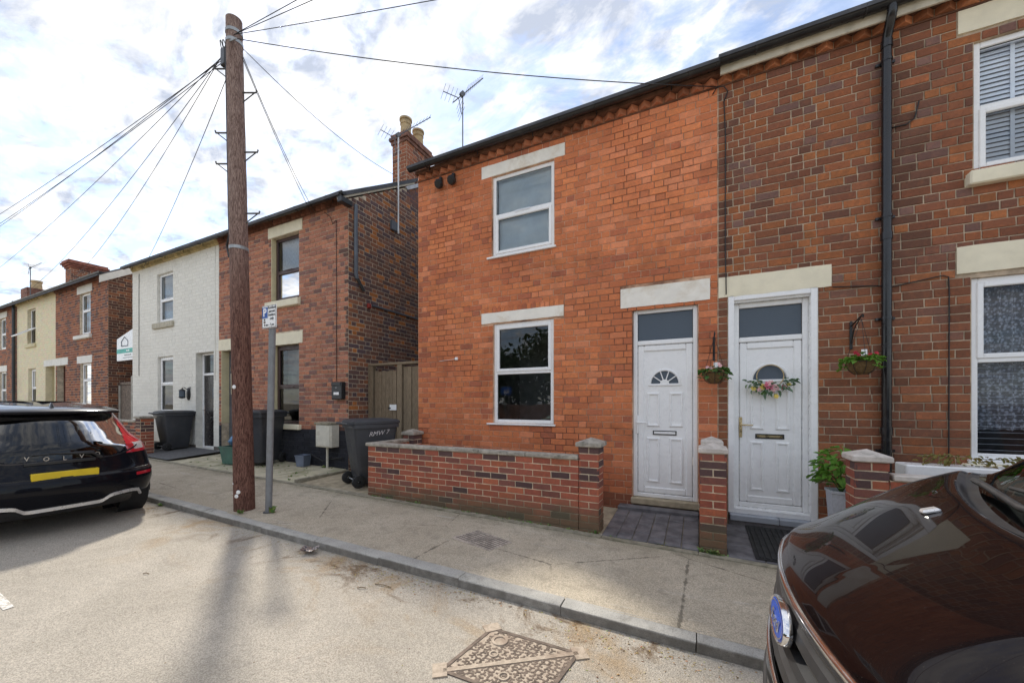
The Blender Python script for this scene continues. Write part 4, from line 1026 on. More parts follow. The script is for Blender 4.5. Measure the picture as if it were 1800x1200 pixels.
for z in (.4, 1.15, 1.9): MB().bbox(-5.80, -5.22, GYY+.023, GYY+.06, z-.05, z+.05, .004).build('rail', m['timber'], gate)
MB().bbox(-5.37, -5.20, GYY-.045, GYY-.031, 1.29, 1.40, .003).build('lock_plate', m['upvc'], gate)
b = MB(); b.tube([(-5.40, GYY-.03, 1.33), (-5.34, GYY-.035, 1.33)], .02, 8); b.build('latch', m['black_iron'], gate)
m['old_timber'] = mk('old_dark_timber', (.19, .15, .12), .9, var=.35, vs=12)
gate2 = thing('side_gate', 'dark weathered double gate in the far passage with small yellow notice', 'gate', (-15.6, 5.4, .35))
for i in range(14):
    x = -16.35+i*.11; MB().bbox(x, x+.104, 5.42, 5.44, .35, 1.98, .003).build('board', m['old_timber'], gate2)
MB().bbox(-16.38, -14.82, 5.40, 5.46, 1.99, 2.08, .005).build('top_rail', m['old_timber'], gate2)
for x in (-16.40, -15.55): MB().bbox(x, x+.08, 5.38, 5.415, .3, 2.25 if x > -16 else 1.98, .005).build('gate_post', mk('pale_post', (.4, .38, .33), .8), gate2)
MB().box(-15.34, -15.20, 5.412, 5.417, 1.62, 1.90).build('notice', mk('yellow_notice', (.75, .6, .12), .6), gate2)

# ------------------------------------------------------------------ telegraph pole
t = NT('creosoted_pole'); g1 = t.noise(7, 8, .75, 2.2, stretch=(8, 8, .9)); zz_ = t.sep(2)
c = t.mix(t.rng(g1, .40, .60), (.075, .030, .024), (.29, .15, .11))
c = t.mix(t.math('MULTIPLY', t.rng(zz_, 2.2, 4.2), .75), c, t.mix(t.rng(g1, .40, .60), (.17, .105, .085), (.48, .37, .31)))
c = t.mix(t.math('MULTIPLY', t.rng(t.noise(30, 4, .7, 1, stretch=(6, 6, .6)), .56, .66), .7), c, (.05, .025, .02)); t.bump(g1, .9, .02); m['pole'] = t.set(col=c, rough=.8, spec=.25)
PB, PT = Vector((-5.20, 2.885, .06)), Vector((-5.385, 2.86, 6.36))
def on_pole(z): return PB.lerp(PT, (z-PB.z)/(PT.z-PB.z))
def prad(z): return .116-.026*(z-.06)/6.3
pole = thing('telegraph_pole', 'tall creosoted timber telegraph pole with climbing steps rising from the pavement', 'pole', tuple(PB))
b = MB(); zs = lin(-.15, 6.36, 26); b.tube([on_pole(z) for z in zs], [prad(z)*(1+random.uniform(-.012, .012)) for z in zs], 20); po = b.build('shaft', m['pole'], pole, 50)
m['galv'] = mk('galvanised_steel', (.33, .34, .34), .5, metal=.7, var=.2)
steel = mk('dull_step_steel', (.10, .10, .095), .6, metal=.4, var=.2)
for z, s in ((5.73, -1), (4.90, -1), (4.50, -1), (5.42, 1), (4.65, 1), (3.86, 1)):
    p = on_pole(z); d = Vector((.9, .44, 0))*s; r = prad(z)
    b = MB(); b.tube([p+d*r*.8, p+d*(r+.17), p+d*(r+.175)+Vector((0, 0, .03))], .010, 6); b.tube([p+d*r*.9+Vector((0, 0, -.13)), p+d*(r+.15)+Vector((0, 0, -.004))], .007, 6); b.build('step', steel, pole)
for z in (6.18, 6.05, 3.4): 
    p = on_pole(z); b = MB(); b.tube([p+Vector((0, 0, -.02)), p+Vector((0, 0, .02))], prad(z)+.006, 20); b.build('band', m['galv'], pole)
p = on_pole(5.92); b = MB(); b.bbox(p.x-.20, p.x-.10, p.y-.07, p.y+.05, 5.79, 6.02, .012); b.build('junction_box', m['gutter'], pole)
p = on_pole(6.0); b = MB(); b.tube([p+Vector((.06, -.08, 0)), p+Vector((.22, -.1, -.05))], .012, 6); b.build('hook', m['galv'], pole)
b = MB(); 
for k in range(3): 
    p = on_pole(6.08); b.tube([p+Vector((-.16-.05*math.cos(a*.7+k), -.03*k, .12*math.sin(a*.7+k*2)-.03*k)) for a in range(10)], .006, 5)
b.build('cable_loop', m['wire'], pole)
cp = [on_pole(z)+Vector((-prad(z)-.012, -.05, 0)) for z in lin(6.0, 3.6, 12)]+[on_pole(3.45)+Vector((-.17, -.05, 0)), on_pole(3.3)+Vector((-.13, -.05, 0))]
b = MB(); b.tube(cp, .012, 6); b.build('riser_cable', m['gutter'], pole)
def wrap_plate(z0, z1, a0, a1, mat, name, off=.004):
    b = MB(); V = []
    for k in range(7):
        a = a0+(a1-a0)*k/6
        for z in (z0, z1): p = on_pole(z); r = prad(z)+off; V.append(p+Vector((r*math.cos(a), r*math.sin(a), 0)))
    b.add(V, [(2*k, 2*k+2, 2*k+3, 2*k+1) for k in range(6)]); b.build(name, mat, pole)
m['torn'] = mk('torn_paper', (.55, .49, .36), .9, var=.15, vs=20, dirt=.8, dcol=(.16, .08, .05), ds=14)
wrap_plate(1.54, 1.80, R(212), R(262), m['torn'], 'torn_notice'); wrap_plate(1.83, 1.88, R(222), R(255), m['torn'], 'torn_notice')
for z, a in ((1.63, 285), (.32, 300), (.27, 288)):
    p = on_pole(z); b = MB(); b.lathe([(0, .012), (.022, .008), (.026, 0)], (0, 0, 0), 10); d = Vector((math.cos(R(a)), math.sin(R(a)), 0)); b.xf(Matrix.Translation(p+d*prad(z)) @ d.to_track_quat('Z', 'Y').to_matrix().to_4x4()); b.build('pole_tag', m['upvc'], pole)
wrap_plate(.41, .43, R(215), R(265), m['upvc'], 'pole_tag')

# ------------------------------------------------------------------ overhead wires
A = on_pole(5.98)
def wire(lbl, a, z, sag=.25, r=.006, n=16):
    r *= .8
    a, z = Vector(a), Vector(z); b = MB(); b.tube([a.lerp(z, i/n)+Vector((0, 0, -4*sag*(i/n)*(1-i/n))) for i in range(n+1)], r, 5); o = b.build('overhead_wire', m['wire'], None, True); return tag(o, lbl, 'wire')
wire('cable dropping from pole to the corner of the red and brown houses', A+Vector((.12, -.05, .05)), (.20, FY-.02, 5.17), .10, .007)
wire('cable from pole down to the brick chimney of the house beside the passage', A+Vector((.11, .05, .0)), (-6.02, 6.73, 6.50), .18)
wire('left of the two close cables to the eaves of the maroon-framed house', A+Vector((.08, .05, -.1)), (-6.95, FY-.05, 5.22), .06)
wire('right of the two close cables to the eaves of the maroon-framed house', A+Vector((.10, .05, -.1)), (-6.85, FY-.05, 5.22), .10)
wire('single cable from pole to the eaves of the white painted house', A+Vector((-.11, .02, -.15)), (-14.0, FY-.05, 5.22), .15)
for i, (lb, tz) in enumerate((('lowest cable of the left bundle running to the far brick house', (-19.0, 5.0, 5.45)), ('second lowest cable of the left bundle running to the far cream house', (-23.5, 4.9, 5.5)), ('cable of the left bundle passing above the far chimney', (-33.0, 4.6, 6.3)), ('cable of the left bundle running along the street above the others', (-36.0, 2.9, 6.4)), ('topmost of the left bundle, meeting the frame edge highest', (-36.0, 2.2, 6.5)), ('thin cable just under the topmost of the left bundle', (-36.0, 2.45, 6.35)))):
    wire(lb, A+Vector((-.13, -.03, -.03*i+.05)), tz, .35+.05*i, .0055, 24)
for lb, tz in (('left of the two close cables rising to the top edge', (8.0, 3.45, 5.9)), ('right of the two close cables rising to the top edge', (8.0, 4.0, 5.7)), ('cable from pole rising to the top edge alone', (3.6, 4.92, 5.62))): wire(lb, A+Vector((.10, -.06, .10)), tz, .06, .0055, 20)

# ------------------------------------------------------------------ parking sign
sg = thing('parking_sign', 'grey sign post with residents parking plate beside the telegraph pole', 'sign', (-4.80, 2.95, .07))
S0, S1 = Vector((-4.812, 2.95, .05)), Vector((-4.735, 2.95, 2.36))
m['post'] = mk('grey_post_paint', (.21, .22, .23), .5, var=.15, dirt=.3, ds=6)
b = MB(); b.tube([S0, S1], .038, 14); b.build('post', m['post'], sg, 50)
b = MB(); b.tube([S0, S0+Vector((0.0, 0, .03))], .06, 12); b.build('collar', m['tarmac_dark'], sg)
pl = MB(); pl.bbox(-4.86, -4.575, 2.898, 2.905, 2.345, 2.625, .003); plo = pl.build('sign_plate', m['upvc'], sg)
RZ = Matrix.Rotation(R(90), 4, 'X')
def face_text(txt, size, x, y, z, mat, par, name, bold=0., align='CENTER', shear=0): q = text_mb(txt, size, .0008, bold, shear, align=align); q.xf(Matrix.Translation((x, y, z)) @ RZ); return q.build(name, mat, par)
blue = mk('sign_blue', (.015, .09, .38), .4, var=.05)
b = MB(); ring(b, -4.855, -4.58, 2.35, 2.62, .006, 2.8955, 2.8975, .0005); b.build('border', m['letter'], plo)
MB().box(-4.845, -4.745, 2.894, 2.8972, 2.47, 2.60).build('blue_panel', blue, plo)
face_text('P', .13, -4.795, 2.893, 2.535, m['upvc'], plo, 'letter_p', .004)
for k, s_ in enumerate(('Resident', 'permit', 'holders', 'only')): face_text(s_, .044, -4.662, 2.896, 2.592-k*.044, m['letter'], plo, 'lettering', .0006)
face_text('8 am - 7 pm', .040, -4.715, 2.896, 2.385, m['letter'], plo, 'lettering', .0006)
MB().box(-4.818, -4.792, 2.895, 2.8972, 2.44, 2.46).build('symbol', m['letter'], plo); MB().box(-4.822, -4.788, 2.895, 2.8972, 2.41, 2.432).build('symbol', m['old_timber'], plo)
for z in (2.42, 2.54): b = MB(); b.tube([(S1.x, 2.95, z-.012), (S1.x, 2.95, z+.012)], .042, 12); b.build('clip', m['galv'], sg)

# ------------------------------------------------------------------ wheelie bins
m['bin'] = mk('charcoal_bin_plastic', (.045, .048, .055), .5, var=.15, vs=3, dirt=.25, dcol=(.12, .115, .10), ds=4)
m['tyre'] = mk('black_rubber', (.018, .018, .018), .75, var=.2)
def wheelie(label, loc, rz, s=1.0, group='wheelie bins on the forecourts'):
    root = thing('wheelie_bin', label, 'bin', (0, 0, 0), group)
    def loop(z, hw, y0, y1, r=.05):
        P = []
        for (cx, cy, a) in ((hw-r, y1-r, 0), (-hw+r, y1-r, 90), (-hw+r, y0+r, 180), (hw-r, y0+r, 270)):
            for k in range(4): t_ = R(a+30*k); P.append((cx+r*math.cos(t_), cy+r*math.sin(t_), z))
        return P
    b = MB(); L = [loop(.05, .21, -.20, .24), loop(.10, .225, -.23, .26), loop(.50, .255, -.29, .30), (loop(.92, .28, -.34, .35)), loop(.925, .305, -.365, .375), loop(.985, .305, -.365, .375), loop(.99, .285, -.345, .355)]
    V = [p for l in L for p in l]; n = 16
    b.add(V, [(i*n+k, i*n+(k+1) % n, (i+1)*n+(k+1) % n, (i+1)*n+k) for i in range(len(L)-1) for k in range(n)] + [tuple(range(n-1, -1, -1))])
    b.build('body', m['bin'], root, 35)
    b = MB(); L = [loop(.992, .31, -.37, .39), loop(1.03, .31, -.37, .39), loop(1.055, .28, -.34, .36, .06), loop(1.07, .2, -.25, .27, .08)]
    V = [p for l in L for p in l]; b.add(V, [(i*n+k, i*n+(k+1) % n, (i+1)*n+(k+1) % n, (i+1)*n+k) for i in range(3) for k in range(n)] + [tuple(range(3*n, 4*n)), tuple(range(n-1, -1, -1))]); b.build('lid', m['bin'], root, 35)
    b = MB(); b.tube([(-.28, -.44, 1.0), (.28, -.44, 1.0)], .018, 8)
    for x in (-.25, 0, .25): b.tube([(x, -.36, .97), (x, -.44, 1.0)], .016, 6)
    b.build('handle', m['bin'], root, 40)
    for x in (-.255, .255):
        b = MB(); b.lathe([(.02, -.028), (.085, -.028), (.1, -.02), (.1, .02), (.085, .028), (.02, .028)], (x, -.27, .10), 18, 0); b.build('wheel', m['tyre'], root, 40)
    b = MB(); b.tube([(-.25, -.27, .10), (.25, -.27, .10)], .012, 8); b.build('axle', m['galv'], root)
    MB().bbox(-.09, .09, -.25, -.215, .12, .17, .008).build('foot_plate', m['tyre'], root)
    root.location = loc; root.rotation_euler = (0, 0, R(rz)); root.scale = (s, s, s)
    return root
b1 = wheelie('charcoal wheelie bin with scrawled lettering at the end of the low garden wall', (-4.84, 4.62, zp(-4.85)+.015), -24, 1.0)
q = text_mb('RMW 7', .10, .0006, .0, .35); q.xf(Matrix.Translation((.292, .03, .84)) @ Matrix.Rotation(R(8), 4, 'Y') @ Matrix.Rotation(R(90), 4, 'Z') @ Matrix.Rotation(R(90), 4, 'X') @ Matrix.Rotation(R(6), 4, 'Z'))
o = q.build('scrawled_lettering', mk('white_marker', (.6, .58, .58), .7)); o.parent = b1
b2 = wheelie('charcoal wheelie bin behind the sign post by the maroon-framed house', (-7.95, 4.72, zp(-7.9)+.05), 200, 1.02)
b3 = wheelie('charcoal wheelie bin beside the brick pillar of the white house', (-11.56, 4.80, zp(-11)+.09), 0, .88)
# recycling boxes, planter
m['green_box'] = mk('green_recycling_plastic', (.07, .17, .13), .5, var=.15, dirt=.3); m['blue_bag'] = mk('blue_bag_plastic', (.07, .20, .36), .45, var=.3, vs=18, bump=.6, bs=25, bd=.02)
def tub(name, label, cat, loc, w, d, h, mat, group=None, rz=0):
    root = thing(name, label, cat, (0, 0, 0), group); b = MB(); V = []
    for (f, z) in ((.82, 0), (1, h), (1.08, h), (1.08, h+.02), (.96, h+.02), (.78, .02)): V += [(-w*f/2, -d*f/2, z), (w*f/2, -d*f/2, z), (w*f/2, d*f/2, z), (-w*f/2, d*f/2, z)]
    b.add(V, [(q_*4+k, q_*4+(k+1) % 4, q_*4+4+(k+1) % 4, q_*4+4+k) for q_ in range(5) for k in range(4)] + [(0, 3, 2, 1), (20, 21, 22, 23)])
    b.build('tub', mat, root); root.location = loc; root.rotation_euler.z = R(rz); return root
tub('recycling_box', 'green plastic recycling box half hidden behind the telegraph pole', 'box', (-8.47, 4.55, zp(-8.9)+.03), .48, .36, .33, m['green_box'], rz=8)
b = MB(); rnd = random.Random(6); V = []; n = 10
for i in range(7):
    for k in range(n): a = 2*math.pi*k/n; r = .14*math.sin(math.pi*(i+.4)/7)*(1+rnd.uniform(-.25, .25))+.01; V.append((r*math.cos(a), r*math.sin(a)*.8, i*.045))
b.add(V, [(i*n+k, i*n+(k+1) % n, (i+1)*n+(k+1) % n, (i+1)*n+k) for i in range(6) for k in range(n)] + [tuple(range(6*n, 7*n))]); b.xf(Matrix.Translation((-8.58, 4.6, zp(-8.9)+.34))); tag(b.build('bag', m['blue_bag'], None, True), 'crumpled blue bag on top of the green recycling box', 'bag')
b = tub('plant_pot', 'small blue-grey square plastic pot at foot of the black painted wall', 'pot', (-7.02, 4.98, zp(-7)+.05), .20, .20, .20, mk('blue_grey_plastic', (.16, .19, .25), .5), rz=12)
# meter cabinet, letter box
mc = thing('meter_cabinet', 'cream gas meter cabinet on a pipe at the corner of the maroon-framed house', 'cabinet', (-6.42, FY, .6))
mm = mk('aged_cream_plastic', (.68, .65, .55), .6, var=.1, dirt=.35, dcol=(.25, .2, .12), ds=6)
MB().bbox(-6.64, -6.20, FY-.19, FY-.005, .585, 1.02, .012).build('cabinet_body', mm, mc); MB().bbox(-6.66, -6.18, FY-.215, FY-.005, 1.021, 1.06, .008).build('cabinet_roof', m['edging'], mc)
MB().bbox(-6.61, -6.23, FY-.203, FY-.191, .61, 1.0, .004).build('cabinet_door', mm, mc)
b = MB(); b.tube([(-6.42, FY-.1, .585), (-6.42, FY-.1, .14)], .022, 8); b.build('gas_pipe', mm, mc)
b = MB(); b.tube([(-6.98, FY-.05, .42), (-6.8, FY-.06, .36), (-6.6, FY-.06, .30), (-6.3, FY-.05, .36), (-6.05, FY-.06, .4)], .014, 6); tag(b.build('hose', m['wire'], None, True), 'black hose slung along the black painted wall base', 'hose')
lb = thing('letter_box', 'black wall-mounted letter box beside the passage corner', 'letter box', (-6.17, FY, 1.5))
MB().bbox(-6.30, -6.03, FY-.11, FY-.006, 1.50, 1.83, .012).build('box_body', m['gutter'], lb); MB().bbox(-6.29, -6.04, FY-.125, FY-.111, 1.76, 1.82, .006).build('flap', m['gutter'], lb)
MB().bbox(-6.23, -6.09, FY-.115, FY-.111, 1.585, 1.635, .001).build('name_card', m['upvc'], lb); b = MB(); b.lathe([(0, -.004), (.008, -.003), (.008, 0)], (-6.165, FY-.111, 1.72), 8, 1); b.build('lock', m['chrome'], lb)
# lantern on the white house
ln = thing('wall_lantern', 'black oval wall lantern beside the dark door of the white house', 'lantern', (-11.75, FY, 1.6))
b = MB(); b.lathe([(0, -.03), (.07, -.028), (.085, -.015), (.085, 0)], (0, 0, 0), 18, 1); b.xf(Matrix.Translation((-11.68, FY-.004, 1.66)) @ Matrix.Diagonal((1, 1, 1.9, 1))); b.build('back_plate', m['black_iron'], ln, 40)
b = MB(); b.lathe([(.0, .14), (.03, .12), (.07, .09), (.075, .08), (.06, .08), (.06, -.08), (.075, -.08), (.05, -.11), (0, -.12)], (-11.72, FY-.13, 1.66), 12); b.build('lantern_cage', m['black_iron'], ln, 40)
b = MB(); b.lathe([(.064, -.075), (.064, .075)], (-11.72, FY-.13, 1.66), 12); b.build('lantern_glass', m['obscure'], ln, 40)
b = MB(); b.tube([(-11.70, FY-.03, 1.78), (-11.71, FY-.1, 1.82), (-11.72, FY-.13, 1.80)], .01, 6); b.build('arm', m['black_iron'], ln)
# two small lamps under the eaves, door sensor
for x, lbl in ((-3.80, 'left of two small black floodlights under the eaves of the red house'), (-3.55, 'right of two small black floodlights under the eaves of the red house')):
    fl = thing('floodlight', lbl, 'light', (x, FY, 5.0), 'floodlights under the eaves')
    b = MB(); b.lathe([(0, -.10), (.055, -.095), (.075, -.06), (.07, -.02), (.03, 0)], (0, 0, 0), 10, 1); b.xf(Matrix.Translation((x, FY-.045, 5.02)) @ Matrix.Rotation(R(35), 4, 'X')); b.build('lamp_head', m['black_iron'], fl)
    MB().bbox(x-.025, x+.025, FY-.05, FY-.005, 5.04, 5.13, .006).build('mount', m['black_iron'], fl)
ds = thing('doorbell_chime_box', 'tiny white plastic box on the red brick left of the lower window', 'sensor', (-3.505, FY, 2.13))
MB().bbox(-3.53, -3.475, FY-.03, FY-.004, 2.12, 2.165, .006).build('casing', m['upvc'], ds)
b = MB(); b.tube([(-3.53, FY-.006, 2.14), (-3.6, FY-.006, 2.135), (-3.85, FY-.006, 2.12)], .003, 5); b.build('lead', m['upvc'], ds)
# cables clipped to the fronts
def wall_cable(lbl, pts, r=.006, mat=None): b = MB(); b.tube(pts, r, 6); return tag(b.build('wall_cable', mat or m['wire'], None, True), lbl, 'cable')
y = FY-.014
wall_cable('black cable looped at the eaves and dropping down the brown brick beside the red house', [(.15, y, 5.10), (.20, y-.02, 5.16), (.27, y-.02, 5.14), (.31, y, 5.08), (.27, y, 4.98), (.285, y, 4.6), (.283, y-.0, 3.2), (.29, y-.012, 2.92), (.292, y-.012, 2.70)], .0065)
wall_cable('thin cable crossing the brown brick to the lower right window and down its side', [(1.28, y, 2.66), (1.6, y, 2.63), (1.76, y, 2.60), (2.12, y, 2.66), (2.16, y, 2.64), (2.165, y, 2.5), (2.162, y, 1.0), (2.16, y, .8)], .005)
wall_cable('cable end hanging on the brown brick right of the downpipe', [(1.74, y, 4.20), (1.86, y, 4.20), (1.92, y, 4.24), (1.95, y-.01, 4.40)], .006)
wall_cable('cable running down the maroon-framed house to the letter box', [(-6.62, y, 5.18), (-6.40, y-.03, 5.02), (-6.38, y, 4.9), (-6.28, y, 4.95), (-6.275, y, 3.5), (-6.27, y, 1.85)], .006)
wall_cable('cable down the left edge of the white house front', [(-14.35, y, 5.1), (-14.36, y, 4.6), (-14.36, y, 2.2)], .006)
wall_cable('cable at right edge of the white house front', [(-10.46, y, 5.2), (-10.46, y, 2.0)], .005, m['white_paint'])
# aerials
alu = mk('aerial_aluminium', (.14, .145, .15), .4, metal=.6, var=.1); whitep = mk('white_mast', (.7, .71, .72), .4)
def aerial(lbl, x, y, z0, z1, mastm, ang, el, L=.9, refl=True, r=.016):
    a = thing('tv_aerial', lbl, 'aerial', (x, y, z0)); b = MB(); b.tube([(x, y, z0), (x, y, z1)], r, 10); b.build('mast', mastm, a, 40)
    M_ = Matrix.Translation((x, y, z1-.06)) @ Matrix.Rotation(R(ang), 4, 'Z') @ Matrix.Rotation(R(-el), 4, 'Y')
    b = MB(); b.tube([(-.28, 0, 0), (L, 0, 0)], .010, 6); b.bbox(-.05, .05, -.03, .03, -.03, .05, .006); b.xf(M_); boom = b.build('boom', alu, a)
    b = MB(); n = 9
    for k in range(n): u = .12+(L-.16)*k/(n-1); w_ = .15-.05*k/n; b.tube([(u, -w_, .012), (u, w_, .012)], .0035, 4)
    b.xf(M_); b.build('director_rods', alu, boom)
    b = MB()
    for s in (-1, 1):
        b.tube([(-.12, 0, 0), (-.30, 0, s*.24)], .008, 5)
        for k in range(4): f = .25+.25*k; b.tube([(-.12-.18*f, -.2, s*.24*f), (-.12-.18*f, .2, s*.24*f)], .0035, 4)
    b.xf(M_); b.build('reflector', alu, boom); return a
a1 = aerial('television aerial on a white mast fixed to the gable beside the chimney', -5.885, 6.41, 5.12, 7.32, whitep, 62, 44, 1.05)
MB().bbox(-5.965, -5.90, 6.24, 6.42, 5.16, 5.36, .006).build('wall_bracket', m['pipe_grey'], a1)
aerial('television aerial on a dark mast above the gutter of the red house', -4.08, 6.2, 6.15, 7.42, alu, 50, 48, .62, r=.012)
aerial('small far television aerial above the cream house roof', -27.2, 6.0, 5.9, 7.6, alu, 0, 0, 1.4)

# ------------------------------------------------------------------ estate board
eb_ = thing('estate_agent_board', 'white estate agent board with teal band in the far passage beside the white house', 'sign', (-15.3, 5.2, 2.6))
B0, B1, BY = -15.92, -14.80, 5.19
b = MB(); b.prism([(B0, 2.70), (B1, 2.70), (B1, 3.62), (B0, 3.36)], 1, BY, BY+.012); bo = b.build('board', m['upvc'], eb_)
MB().box(B0, B1, BY-.003, BY-.0005, 2.92, 3.05).build('teal_band', mk('teal_print', (.08, .45, .38), .5), bo)
b = MB(); hx = -15.40; b.tube([(hx-.2, BY-.002, 3.13), (hx-.2, BY-.002, 3.27), (hx, BY-.002, 3.40), (hx+.22, BY-.002, 3.27), (hx+.22, BY-.002, 3.13), (hx-.2, BY-.002, 3.13)], .012, 4); b.build('house_logo', mk('navy_print', (.03, .05, .09), .5), bo)
for (x0_, x1_, z0_, z1_, mt0) in ((-15.28, -15.20, 2.965, 3.01, m['upvc']), (-15.16, -15.09, 2.965, 3.01, m['upvc']), (-15.42, -14.98, 2.845, 2.87, m['letter']), (-15.52, -14.9, 2.775, 2.788, m['pipe_grey'])): MB().box(x0_, x1_, BY-.005, BY-.0035, z0_, z1_).build('print_line', mt0, bo)
MB().bbox(-14.86, -14.80, BY+.013, BY+.08, 2.5, 3.5, .005).build('bracket', m['timber'], eb_)

# ------------------------------------------------------------------ plants
def leaf_mesh(name, mat, L=.07, W=.05, cup=.012):
    b = MB(); b.add([(0, 0, 0), (-W/2, L*.4, cup), (0, L*.45, -.002), (W/2, L*.4, cup), (-W*.35, L*.75, cup*.6), (0, L, -.01), (W*.35, L*.75, cup*.6)], [(0, 2, 1), (0, 3, 2), (1, 2, 4), (2, 3, 6), (4, 2, 5), (2, 6, 5)]); me = b.mesh(name, True); me.materials.append(mat); return me
def mk_leaf(name, c0, c1):
    t = NT(name); oi = t.n('ShaderNodeObjectInfo'); c = t.mix(t.rng(t.noise(14, 3), .3, .7), c0, c1); t.set(col=c, rough=.5, spec=.4)
    tl = t.n('ShaderNodeBsdfTranslucent'); t.ln(c, tl.inputs[0]); mx = t.n('ShaderNodeMixShader'); mx.inputs[0].default_value = .3; t.ln(t.b.outputs[0], mx.inputs[1]); t.ln(tl.outputs[0], mx.inputs[2])
    t.ln(mx.outputs[0], [q for q in t.t.nodes if q.type == 'OUTPUT_MATERIAL'][0].inputs[0]); return t.m
m['leaf'] = mk_leaf('bright_leaf', (.10, .25, .03), (.20, .40, .06)); m['leaf_dk'] = mk_leaf('green_leaf', (.05, .13, .025), (.11, .22, .05)); m['leaf_grey'] = mk_leaf('grey_green_leaf', (.12, .22, .13), (.22, .32, .2))
m['pink'] = mk('pink_petal', (.75, .18, .28), .6, var=.2, vs=40); m['palepink'] = mk('pale_petal', (.85, .55, .55), .6, var=.15, vs=40); m['yellow'] = mk('yellow_petal', (.85, .68, .18), .6, var=.15, vs=40); m['redp'] = mk('red_petal', (.5, .03, .05), .6, var=.2)
LM = leaf_mesh('leaf', m['leaf']); LMD = leaf_mesh('leaf', m['leaf_dk'], .06, .055); LMG = leaf_mesh('leaf', m['leaf_grey'], .07, .022)
def scatter_leaves(par, me, pts, seed, smin=.7, smax=1.3, flop=50, name='leaf'):
    rnd = random.Random(seed)
    for (p, c) in pts:
        d = Vector(p)-Vector(c); az = math.atan2(d.y, d.x)-math.pi/2+rnd.uniform(-.5, .5)
        o = link(name, me, None); o.location = p; o.rotation_euler = (R(rnd.uniform(-flop, 25)), R(rnd.uniform(-25, 25)), az); s = rnd.uniform(smin, smax); o.scale = (s, s, s); o.parent = par; o.matrix_parent_inverse = Matrix.Translation(-wloc(par))
def flower(par, p, r, mat, name='flower'):
    b = MB(); rnd = random.Random(int(p[0]*1e4))
    for ringk in range(2):
        for k in range(6):
            a = k*R(60)+ringk*.5; rr = r*(1-.4*ringk); ca, sa = math.cos(a), math.sin(a)
            pts = [(0, 0, .0), (rr*.6, -rr*.35, rr*.25+ringk*r*.2), (rr, 0, rr*.15+ringk*r*.3), (rr*.6, rr*.35, rr*.25+ringk*r*.2)]
            b.add([(u*ca-v*sa, u*sa+v*ca, w_) for u, v, w_ in pts], [(0, 1, 2, 3)])
    d = Vector((rnd.uniform(-.4, .4), -1, rnd.uniform(-.1, .6))); b.xf(Matrix.Translation(p) @ d.to_track_quat('Z', 'Y').to_matrix().to_4x4()); b.build(name, mat, par)
t = NT('coir_liner'); c = t.mix(t.rng(t.noise(60, 5, .7, 1, stretch=(1, 1, 3)), .35, .65), (.09, .05, .02), (.24, .15, .06)); t.bump(t.noise(90, 4, .7), .9, .01); m['coir'] = t.set(col=c, rough=.95)
def basket(lbl, x, zb, yb, seed):
    """bracket on the wall, chains, half-round coir basket with plants"""
    br = thing('basket_bracket', lbl[0], 'bracket', (x, FY, zb))
    b = MB(); b.bbox(x-.012, x+.012, FY-.018, FY-.005, zb-.24, zb+.05, .003); b.tube([(x, FY-.015, zb), (x, yb-.03, zb+.06), (x, yb-.045, zb+.05), (x, yb-.04, zb+.03)], .008, 6); b.tube([(x, FY-.012, zb-.19), (x, FY-.10, zb-.04), (x, yb+.02, zb+.045)], .006, 6); b.build('arm', m['black_iron'], br)
    bk = thing('hanging_basket', lbl[1], 'basket', (x, yb, zb-.55)); zc = zb-.40; rad = .125
    b = MB(); b.lathe([(0, -.125), (.05, -.118), (.09, -.085), (.115, -.04), (rad, 0), (rad+.006, .006), (rad-.012, .0), (0, -.02)], (x, yb, zc), 24); b.build('coir_liner', m['coir'], bk, 60)
    b = MB(); 
    for k in range(8): a = k*math.pi/4; b.tube([(x+(rad+.003)*math.cos(a)*f, yb+(rad+.003)*math.sin(a)*f, zc+h) for f, h in ((1, 0), (.93, -.04), (.73, -.088), (.4, -.122))], .0025, 4)
    b.tube([(x+(rad+.004)*math.cos(k*math.pi/12), yb+(rad+.004)*math.sin(k*math.pi/12), zc) for k in range(25)], .003, 5); b.build('wire_frame', m['black_iron'], bk)
    for k in range(3):
        a = k*R(120)+.5; b = MB(); b.tube([(x+rad*math.cos(a), yb+rad*math.sin(a), zc), (x, yb-.0, zb+.02)], .0022, 4); b.build('chain', m['black_iron'], bk)
    rnd = random.Random(seed); pts = []
    for k in range(95): a = rnd.uniform(0, 6.28); r = rad*math.sqrt(rnd.random())*1.12; h = .015+.07*(1-(r/rad)**2*.7)*rnd.uniform(.3, 1); pts.append(((x+r*math.cos(a), yb+r*math.sin(a), zc+h), (x, yb, zc)))
    for k in range(34): a = rnd.uniform(0, 6.28); pts.append(((x+rad*1.12*math.cos(a), yb+rad*1.12*math.sin(a), zc+rnd.uniform(-.07, .03)), (x, yb, zc)))
    scatter_leaves(bk, LM if seed % 2 else LMD, pts, seed, .45, .95)
    for k in range(4): flower(bk, (x+rnd.uniform(-.09, .1), yb-rnd.uniform(.05, .12), zc+rnd.uniform(.05, .1)), .022, m['palepink'] if seed % 2 == 0 else m['redp'])
    b = MB(); b.box(x-.01, x+.035, yb-.03, yb-.029, zc+.06, zc+.12); b.build('plant_label', m['upvc'], bk)
basket(('black iron bracket between the two white doors', 'smaller hanging basket of pink flowers between the two white doors'), .165, 2.17, 4.93, 2)
basket(('black scrolled bracket on the brown brick beside the downpipe', 'hanging basket of green leaves left of the black downpipe'), 1.433, 2.23, 4.86, 3)
